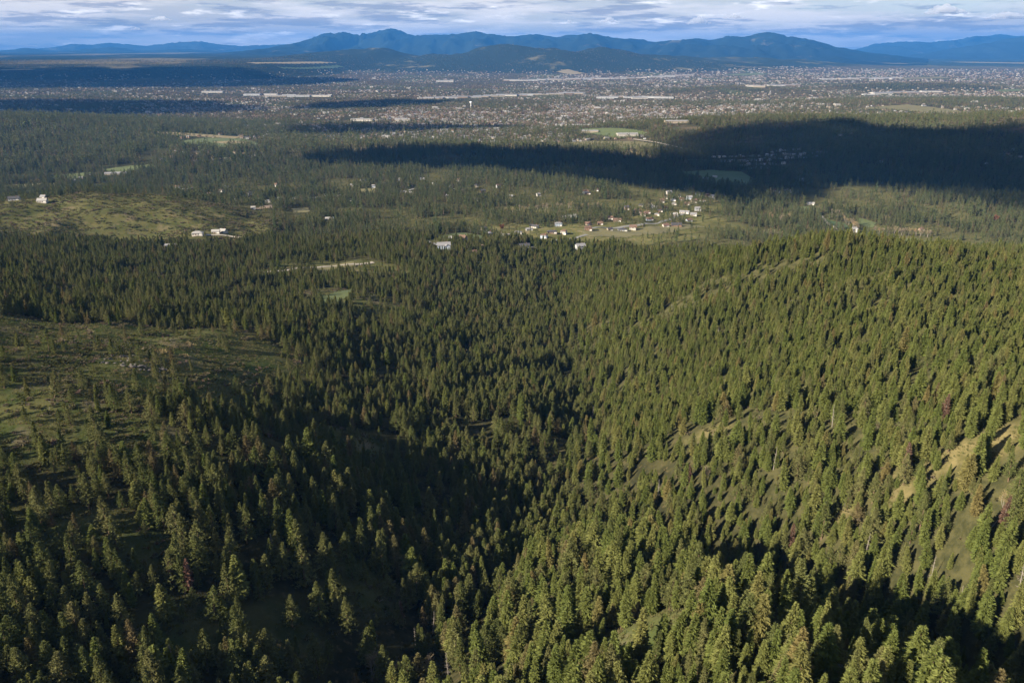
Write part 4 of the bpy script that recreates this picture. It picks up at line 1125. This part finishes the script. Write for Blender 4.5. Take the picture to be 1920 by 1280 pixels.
# --- middle distance out to the town
xs, ys, zs = [], [], []
for y0, y1, s in ((1050, 2000, 7.4), (2000, 3000, 9.6), (3000, 4300, 13)):
    a, b = jitter_grid(-y1 * .78, y1 * .78, y0, y1, s)
    c = H(a, b); q = in_frame(a, b, c, 60)
    xs.append(a[q]); ys.append(b[q]); zs.append(c[q])
mx, my, mz = np.concatenate(xs), np.concatenate(ys), np.concatenate(zs)
md = np.hypot(mx, my)
q = md >= 1350
mx, my, mz, md = mx[q], my[q], mz[q], md[q]
patch = fbm(mx / 110, my / 150, 4, 91)
hill = np.clip(bump(mx, my, -2250, 3300, 1150, 950, 1.5, .15) + bump(mx, my, 1950, 3150, 1000, 700, 1.5, -.2) + bump(mx, my, 3200, 3400, 1000, 1000, 1.5) + bump(mx, my, -300, 2900, 1200, 420, 1.3), 0, 1)
dens = (.90 * sstep(.38, .50, patch) + .12)
dens = dens * (1 - hill) + (.9 * sstep(.22, .40, patch)) * hill
dens = dens * (.25 + .95 * sstep(.40, .56, fbm(mx / 30, my / 30, 2, 95)))
dens = dens * (1 - openness(mx, my)) * (1 - .85 * sstep(2900, 3500, md) * (1 - hill))
q = (rng.random(len(mx)) < dens) & keep_clear(mx, my)
mx, my, mz, md = mx[q], my[q], mz[q], md[q]
mh = np.clip(rng.normal(1, .30, len(mx)), .35, 1.75) * np.interp(md, [1350, 2000, 3000], [12.5, 16, 20])
mw = rng.uniform(.7, 1.15, len(mx))
mfir = rng.random(len(mx)) < .35
mrot = np.c_[np.zeros((len(mx), 2)), rng.uniform(0, 6.283, len(mx))]
mh = mh * (.8 + .5 * fbm(mx / 70, my / 70, 2, 97)); mscl = np.c_[mh / 20 * mw, mh / 20 * mw, mh / 20]
print('mid trees', len(mx))
# --- conifers standing through the town and on its hills
def far_points(n, d0, d1, uu=(-60, 1980)):
    dd = np.exp(rng.uniform(math.log(d0), math.log(d1), n)); az = (rng.uniform(uu[0], uu[1], n) - 960) / FPX
    return dd * az, dd
fx, fy = far_points(190000, 3300, 15500)
fz = H(fx, fy)
band = fbm(fx / 700, fy / 420, 4, 101)
fhill = np.clip(bump(fx, fy, -2250, 3300, 1150, 950, 1.5, .15) + bump(fx, fy, 3300, 5600, 1500, 650, 1.3) + bump(fx, fy, 2100, 7800, 800, 420, 1.3) + bump(fx, fy, 4100, 8600, 1000, 450, 1.3) + bump(fx, fy, 950, 3700, 800, 300, 1.3) + bump(fx, fy, 300, 5900, 1500, 300, .8), 0, 1)
q = (rng.random(len(fx)) < np.clip(.20 + .80 * sstep(.50, .62, band) + .8 * fhill, 0, .95) * (1 - .55 * sstep(6000, 12000, fy)) * np.where((fy < 5000) & (fhill < .3), .55, 1)) & keep_clear(fx, fy)
fx, fy, fz = fx[q], fy[q], fz[q]
fh = np.clip(rng.normal(15, 3.5, len(fx)), 7, 24); fw = rng.uniform(1.0, 1.5, len(fx)) * (1 + .5 * sstep(6000, 12000, fy))
frot = np.c_[np.zeros((len(fx), 2)), rng.uniform(0, 6.283, len(fx))]; fscl = np.c_[fh / 20 * fw, fh / 20 * fw, fh / 20]
ffir = rng.random(len(fx)) < .35
print('far conifers', len(fx))
def cat3(f):
    a = rest & (isfir == f); b = mfir == f; c = ffir == f
    near_mid = md[b] < 2900
    return (np.r_[P3[a], np.c_[mx, my, mz][b], np.c_[fx, fy, fz][c]], np.r_[rot[a], mrot[b], frot[c]], np.r_[scl[a], mscl[b], fscl[c]],
            np.r_[pick[a], np.where(near_mid, 8 + rng.integers(0, 4, b.sum()), 12 + rng.integers(0, 3, b.sum())), 12 + rng.integers(0, 3, c.sum())])
scatter_object('fir_forest', 'endless pointed green firs covering slopes and valley', *cat3(True), FIR + FIR1 + FIR2)
scatter_object('pine_forest', 'endless olive green pines covering slopes and valley', *cat3(False), PINE + PINE1 + PINE2)
# ------------------------------------------------------------------ dead and leafless trees, brush, logs, town growth
def put(name, proto, u, v, h, base_h, label, cat, group=None, wide=1.0):
    X, Y, Z = gpt(u, v)
    s = h / base_h
    return tree(name, proto, (X, Y, Z), (random.gauss(0, .03), random.gauss(0, .03), random.uniform(0, 6.28)), (s * wide, s * wide, s), label, cat, group)
for k, (u_, v_, h_, t_) in enumerate([
    (355,1108,15,'rust brown dead fir standing between green pines in the shadowed hollow'), (326,1098,13,'slim dull red dead fir beside the rust brown one'),
    (753,1168,12,'small pinkish dead fir alone in the dark creek draw'), (842,1146,15,'narrow reddish dead fir at the tip of the sunlit spur'),
    (1698,892,16,'reddish dead fir at the lower edge of the dry hillside glade'), (1767,790,14,'orange dead-topped fir above the dry hillside glade'),
    (1877,985,13,'pinkish dead fir in the brush near the steep right-hand slope edge'.replace('right-hand ', '')), (773,1072,9,'short red dead fir under the twin tall pines'),
    (1482,1030,14,'brownish dying fir beside the shaded gully head'), (1292,905,11,'faded brown dying fir among crowded green firs'), (540,1015,9,'small russet dead tree on the shadowy slope')]):
    put('dead_fir', REDFIR[k % 3], u_, v_, h_, 20, t_, 'dead tree')
for k, (u_, v_, h_, t_) in enumerate([
    (910,1262,16,'large grey dead tree with dense bare branches on the spur'), (1752,1268,13,'white forked snag standing in the shaded gully'),
    (779,1208,9,'broken pale snag at the draw edge'), (331,1262,13,'grey snag with reddish base among bottom pines'.replace('bottom ', '')),
    (481,1258,11,'thin grey snag alone in the shadowed hollow'), (1620,1050,15,'slender pale snag above the shaded gully'), (1907,1125,16,'leaning bleached snag on the far gully side'),
    (1744,1098,14,'bare grey snag among firs above the gully'), (1793,1150,13,'pale snag rising from the gully rim'), (1067,1018,15,'grey snag at the foot of the sunlit slope'),
    (812,1185,12,'thin snag beside the broken one at the draw edge'), (842,1275,13,'stout grey dead tree near the leafless clump'), (512,1040,11,'pale trunked snag on the shadowy slope'),
    (1232,940,14,'tall bare trunk at the dark draw margin'), (1110,790,13,'thin bare snag along the creek line'), (1345,640,13,'bleached snag halfway up the sunlit slope'),
    (1640,660,13,'grey snag high on the sunlit slope'), (1855,640,14,'silver snag near the forested crest'), (1560,800,13,'grey snag mid-slope among olive firs'), (1450,880,13,'slim snag above the gully head trees')]):
    put('snag', SNAG[k % 4 if h_ < 12 else k % 3], u_, v_, h_, 17 if not (h_ < 12 and k % 4 == 3) else 9, t_, 'snag')
for k, (u_, v_, h_, t_) in enumerate([
    (697,1276,12,'leafless yellowish tree in the clump beside the draw, tallest'), (722,1279,10,'leafless tan tree in the clump beside the draw, bushiest'), (748,1277,11,'leafless pale tree of the clump next to the dark draw'),
    (800,1262,9,'small leafless tree between snags at the draw edge'), (1325,905,9,'rounded leafless tree at the margin of dark draw and slope'), (1880,960,8,'bushy leafless tree on the steep slope edge')]):
    put('bare_tree', BARE[k % 3], u_, v_, h_, 11, t_, 'bare tree', None, 1.25)
GC = 'leafless trees lining the valley creek'
for k in range(14):
    f_ = k / 13
    put('bare_tree', BARE[k % 3], 1562 + 48 * f_ + random.uniform(-2, 2), 402 + 32 * f_, random.uniform(12, 17), 11, 'tall leafless tree in the diagonal creek row', 'bare tree', GC, 1.2)
for k in range(16):
    put('bare_tree', BARE[k % 3], 1640 + 7 * k + random.uniform(-2, 2), 437 + .5 * k + random.uniform(-1.5, 1.5), random.uniform(11, 16), 11, 'leafless tree along the level creek hedge', 'bare tree', 'leafless trees of the creek hedge', 1.3)
for u_, v_, t_ in ((1447,418,'golden grey leafless tree before the oval clearing, one of three'), (1462,421,'golden grey leafless tree before the oval clearing, one of three'), (1476,417,'golden grey leafless tree before the oval clearing, one of three')):
    put('bare_tree', BARE[0], u_, v_, 21, 11, t_, 'bare tree', 'leafless trees before the oval clearing', 1.3)
put('bare_tree', BARE[1], 1663, 421, 20, 11, 'big rounded leafless tree between the two meadows', 'bare tree', None, 1.4)
put('leafy_tree', GOLD[0], 1863, 420, 18, 10, 'golden broad tree alone among grey-green pines', 'broadleaf tree', None, 1.5)
put('leafy_tree', GOLD[1], 65, 350, 18, 10, 'russet broad tree at the dry pasture end', 'broadleaf tree', None, 1.7)
put('leafy_tree', GOLD[2], 940, 437, 15, 10, 'golden brown tree between white terrace houses', 'broadleaf tree', None, 1.3)
for k in range(26):
    put('bare_tree', BARE[k % 3], 952 + 7 * k + random.uniform(-3, 3), 400 - 10 * math.sin(k / 25 * 2.2) + random.uniform(-2, 2), random.uniform(9, 14), 11, 'leafless tree in the pale band crossing the mid-valley forest', 'bare tree', 'leafless trees of the pale band', 1.3)

# --- shrubs
sx, sy = jitter_grid(-760, 640, 110, 900, 4.6)
sz = H(sx, sy)
so = openness(sx, sy)
pn = fbm(sx / 26, sy / 26, 3, 131)
q = in_frame(sx, sy, sz, 40) & (np.hypot(sx, sy) < 950) & (rng.random(len(sx)) < np.clip(so * 1.0 - .05, 0, 1) * sstep(.40, .56, pn) * .85 + .12) & keep_clear(sx, sy)
sx, sy, sz, so = sx[q], sy[q], sz[q], so[q]
hx1, hy1 = jitter_grid(-1150, -330, 1150, 1750, 6.5)
hz1 = H(hx1, hy1); ho = openness(hx1, hy1)
q = in_frame(hx1, hy1, hz1, 30) & (ho > .25) & (rng.random(len(hx1)) < .40 + .55 * sstep(.40, .56, fbm(hx1 / 60, hy1 / 40, 3, 141))) & keep_clear(hx1, hy1)
hx1, hy1, hz1 = hx1[q], hy1[q], hz1[q]
ss = rng.uniform(.45, 1.0, len(sx)) ** 1.3 * 1.55; hs = rng.uniform(.9, 2.5, len(hx1))
srot = np.c_[np.zeros((len(sx), 2)), rng.uniform(0, 6.28, len(sx))]; hrot = np.c_[np.zeros((len(hx1), 2)), rng.uniform(0, 6.28, len(hx1))]
su, sv = pix(sx, sy, sz)
app = ss / np.hypot(sx, sy) * np.where((su > 5) & (su < 1915) & (sv < 1275), 1, 0)
one = np.zeros(len(sx), bool); one[np.argsort(-app)[:300]] = True
for i in np.where(one)[0]:
    zn = 'in the open meadow' if so[i] > .45 else ('on the sunlit slope' if sx[i] > draw_line(sy[i]) else 'under the scattered pines')
    kind_ = 'large' if ss[i] > 1.02 else ('small' if ss[i] < .72 else 'middling')
    tree('shrub', SHRUB[i % 4], (sx[i], sy[i], sz[i]), srot[i], (ss[i], ss[i], ss[i] * .9), f'{kind_} brushy olive shrub {zn}', 'shrub', f'{kind_} shrubs {zn}')
kk = ~one
scatter_object('brush', 'low mixed brush over the open hillsides', np.r_[np.c_[sx, sy, sz][kk], np.c_[hx1, hy1, hz1]], np.r_[srot[kk], hrot],
               np.r_[np.c_[ss, ss, ss * .9][kk], np.c_[hs, hs, hs * .8]], rng.integers(0, 4, kk.sum() + len(hx1)), SHRUB)
for u_, v_, s_, t_ in ((167,628,1.6,'pinkish leafless shrub on the upper meadow terrace'), (298,662,1.5,'pale round shrub on the stony terrace line'), (355,652,1.7,'wide greyish shrub beyond the stony terrace'), (320,606,1.4,'pale shrub beside its twin on the far terrace rim'),
                       (343,609,1.6,'pale shrub pair on the far terrace rim, wider one'), (272,655,1.0,'small pale shrub at the terrace middle'), (342,669,1.2,'tufted pale shrub under the stony terrace'), (115,643,1.3,'pale shrub by the terrace pines')):
    X, Y, Z = gpt(u_, v_)
    e = link('pale_shrub', None, None, (X, Y, Z)); e.scale = (s_ * 1.3, s_ * 1.3, s_ * 1.5); tag(e, t_, 'shrub')
    p = SHRUB[int(u_) % 4]
    link('stem', p.trunk, e)
    cm = p.crown.copy(); cm.materials[0] = M_twig
    link('crown', cm, e)
# --- grass tufts
def tuft_geo(seed):
    r = np.random.default_rng(seed); n = 26
    p = r.normal(size=(n, 3)) * [.55, .55, .0]; dd = np.c_[r.normal(size=(n, 2)) * .45, np.ones(n)]
    return tapered([[0, 0, -.1], [0, 0, .05]], [.02, .01], 3), tri_cards(p, dd, np.full(n, .10), r.uniform(.3, .7, n), r)
M_tuft = leaf_mat('grass_blades', (.085, .105, .035), (.125, .125, .048), (.17, .145, .075), .3)
TUFT = [Proto('grass_tuft', tuft_geo(300 + i), M_tuft, M_tuft) for i in range(3)]
tx, ty = jitter_grid(-420, 420, 110, 640, 1.9)
tz = H(tx, ty); to = openness(tx, ty)
q = in_frame(tx, ty, tz, 10) & (rng.random(len(tx)) < np.clip(to * 1.1 + .05, 0, 1) * sstep(.36, .60, fbm(tx / 9, ty / 9, 3, 151)) * .8)
tx, ty, tz = tx[q], ty[q], tz[q]
ts = rng.uniform(.7, 1.6, len(tx))
print('tufts', len(tx))
scatter_object('grass', 'tufted meadow grass', np.c_[tx, ty, tz], np.c_[np.zeros((len(tx), 2)), rng.uniform(0, 6.28, len(tx))], np.c_[ts, ts, ts], rng.integers(0, 3, len(tx)), TUFT)
# --- fallen logs
for k, (u_, v_, a_, t_) in enumerate([(1500,665,.5,'bleached fallen log across the upper sunlit slope'), (1420,720,.8,'fallen log lying between firs on the sunlit slope'), (1850,1000,.3,'long bleached log on the steep slope edge'),
                            (1590,930,.9,'fallen log at the lower glade tip'), (1190,1215,1.2,'short log in the small spur opening'), (260,668,.1,'grey log on the stony terrace')]):
    X, Y, Z = gpt(u_, v_)
    L_ = 8.0; pts_ = []
    for t_s in np.linspace(-.5, .5, 7):
        a, b = X + math.cos(a_) * L_ * t_s, Y + math.sin(a_) * L_ * t_s
        pts_.append((a - X, b - Y, float(H(a, b)) + .22 - Z))
    tag(link('fallen_log', mesh_np('fallen_log', *tapered(pts_, np.linspace(.24, .10, 7), 6), [M_grey], smooth=True), None, (X, Y, Z)), t_, 'log')
# --- stones of the terrace line
def stone_mesh(seed):
    r = np.random.default_rng(seed)
    import bmesh
    bm = bmesh.new(); bmesh.ops.create_icosphere(bm, subdivisions=1, radius=1)
    for w_ in bm.verts: w_.co *= r.uniform(.7, 1.25)
    me = bpy.data.meshes.new('boulder'); bm.to_mesh(me); bm.free(); me.materials.append(M_rock); return me
M_rock = plain_mat('boulder_rock', (.11, .10, .088), .9, .3, 1.2)
ST = [stone_mesh(i) for i in range(4)]
for k in range(60):
    f_ = random.random(); u_ = 190 + 120 * f_ + random.uniform(-12, 12); v_ = 668 + 22 * f_ + random.uniform(-7, 12)
    X, Y, Z = gpt(u_, v_); s_ = random.uniform(.5, 1.3)
    o = link('boulder', ST[k % 4], None, (X, Y, Z + .2)); o.scale = (s_ * 1.3, s_, s_ * .8); o.rotation_euler.z = random.uniform(0, 6)
    tag(o, 'grey boulder in the stony terrace line of the meadow', 'boulder', 'boulders of the stony terrace')

# --- town: small houses and broadleaf trees as masses
class Src: pass
def town_house(i, wall, roof, w, d, h):
    (wv, wf), (rv, rf_) = gable_walls(w, d, h, d * .3), gable_roof(w, d, h, d * .3)
    s = Src(); n0 = len(wv)
    me = mesh_np('town_house', np.r_[wv, rv], wf + [rf_ + n0], [MW[wall], MR[roof]], [0] * 6 + [1] * len(rf_))
    s.src = bpy.data.objects.new('town_house', me); return s
TH = [town_house(i, *a) for i, a in enumerate([('white', 'brown', 15, 10, 4), ('cream', 'brown', 14, 10, 5), ('white', 'pale metal', 17, 11, 4), ('tan', 'brown', 14, 10, 5), ('white', 'pale metal', 34, 18, 7), ('grey', 'charcoal', 15, 10, 5), ('cream', 'grey', 18, 11, 6)])]
ax, ay = far_points(36000, 3150, 16500)
ax2, ay2 = far_points(16000, 3200, 5600); ax, ay = np.r_[ax, ax2], np.r_[ay, ay2]
az_ = H(ax, ay)
den = fbm(ax / 500, ay / 500, 4, 161)
hillw = np.clip(bump(ax, ay, -2250, 3300, 1250, 1000, 1.8, .15) + bump(ax, ay, 1950, 3150, 1200, 760, 1.8, -.2) + bump(ax, ay, 3200, 3400, 1300, 1000, 1.8) + bump(ax, ay, 950, 3700, 800, 300, 1.5) + bump(ax, ay, 3300, 5600, 1500, 650, 1.3) + bump(ax, ay, 2100, 7800, 800, 420, 1.6) + bump(ax, ay, 4100, 8600, 1000, 450, 1.6) + sstep(95, 140, az_) + sstep(48, 75, az_) * (ay > 9000), 0, 1)
uu, vv = pix(ax, ay, az_)
est = sstep(900, 1250, uu) * sstep(3600, 4300, ay)
q = (rng.random(len(ax)) < np.clip(.08 + .75 * sstep(.42, .60, den) + .35 * est, 0, 1) * (1 - hillw)) & keep_clear(ax, ay) & (~((ay < 3350) & (ax > -900)))
ax, ay, az_ = ax[q], ay[q], az_[q]
yaw = np.round(rng.uniform(0, 4, len(ax))) * math.pi / 2 + .12 * rng.normal(size=len(ax)) + .1
sc_ = rng.uniform(.8, 1.1, len(ax)) * (1 + .3 * sstep(6500, 13000, ay))
print('town houses', len(ax))
scatter_object('town_houses', 'countless small pale houses of the spread-out town', np.c_[ax, ay, az_], np.c_[np.zeros((len(ax), 2)), yaw], np.c_[sc_, sc_, sc_], rng.choice(7, len(ax), p=[.12, .22, .08, .24, .01, .17, .16]), TH)
bx, by = far_points(230000, 2600, 15500)
bz = H(bx, by)
hillb = np.clip(bump(bx, by, -2250, 3300, 1150, 950, 1.8, .15) + bump(bx, by, 1950, 3150, 1000, 700, 1.8, -.2) + bump(bx, by, 3200, 3400, 1000, 1000, 1.8), 0, 1)
q = (rng.random(len(bx)) < (.15 + .6 * sstep(.40, .60, fbm(bx / 420, by / 300, 4, 171))) * (1 - .92 * hillb) * np.where(by < 3400, .3, 1)) & keep_clear(bx, by)
bx, by, bz = bx[q], by[q], bz[q]
bs = rng.uniform(.7, 1.4, len(bx)); bw = bs * (1 + .4 * sstep(6000, 12000, by))
print('town broadleaf', len(bx))
scatter_object('town_trees', 'rusty and bare broadleaf trees filling the town', np.c_[bx, by, bz], np.c_[np.zeros((len(bx), 2)), rng.uniform(0, 6.28, len(bx))], np.c_[bw, bw, bs], rng.choice(5, len(bx), p=[.24, .24, .22, .15, .15]), BLOB + TWIG2)

# ------------------------------------------------------------------ wording: trees that stand by a landmark say so
marks = []
for o in COL.objects:
    if o.parent is None and o.name.split('.')[0] in ('dead_fir', 'snag', 'fallen_log', 'pale_shrub') or (o.parent is None and o.name.split('.')[0] == 'bare_tree' and o.location.y < 700):
        marks.append((o.location.x, o.location.y, o['label']))
STOP = (' standing', ' alone', ' among', ' beside', ' at the', ' on the', ' of the', ' in the', ' above', ' under', ' near', ' with', ' between', ' along', ' halfway', ' high', ' mid-slope', ' rising', ' across', ' lying', ' beyond')
def short(t):
    c = min([t.find(s_) for s_ in STOP if t.find(s_) > 0] or [len(t)])
    return t[:c]
names = [short(t) for _, _, t in marks]
def by_place(kinds):
    return {(round(o.location.x, 2), round(o.location.y, 2)): o for o in COL.objects if o.parent is None and o.name.split('.')[0] in kinds}
sets = [('fir', NEAR['x'][NEAR['fir']], NEAR['y'][NEAR['fir']], by_place(('fir_tree',))), ('pine', NEAR['x'][~NEAR['fir']], NEAR['y'][~NEAR['fir']], by_place(('pine_tree',))),
        ('shrub', sx, sy, by_place(('shrub',)))]
taken = set()
for (X, Y, t), s_ in zip(marks, names):
    if names.count(s_) > 1: continue
    for word, ax_, ay_, place_ in sets:                              # ranked among every such plant, not only the labelled ones
        d_ = np.hypot(ax_ - X, ay_ - Y)
        for rank, j in enumerate(np.argsort(d_)[:4]):
            ob = place_.get((round(float(np.float32(ax_[j])), 2), round(float(np.float32(ay_[j])), 2)))
            if ob is None or ob.name in taken or d_[j] > 32: continue
            taken.add(ob.name)
            w0 = ' '.join(ob['label'].split()[:2])
            ob['label'] = f"{w0} {word} standing {('nearest', 'second nearest', 'third nearest', 'fourth nearest')[rank]} to the {s_}"
print('landmark labels', len(taken))
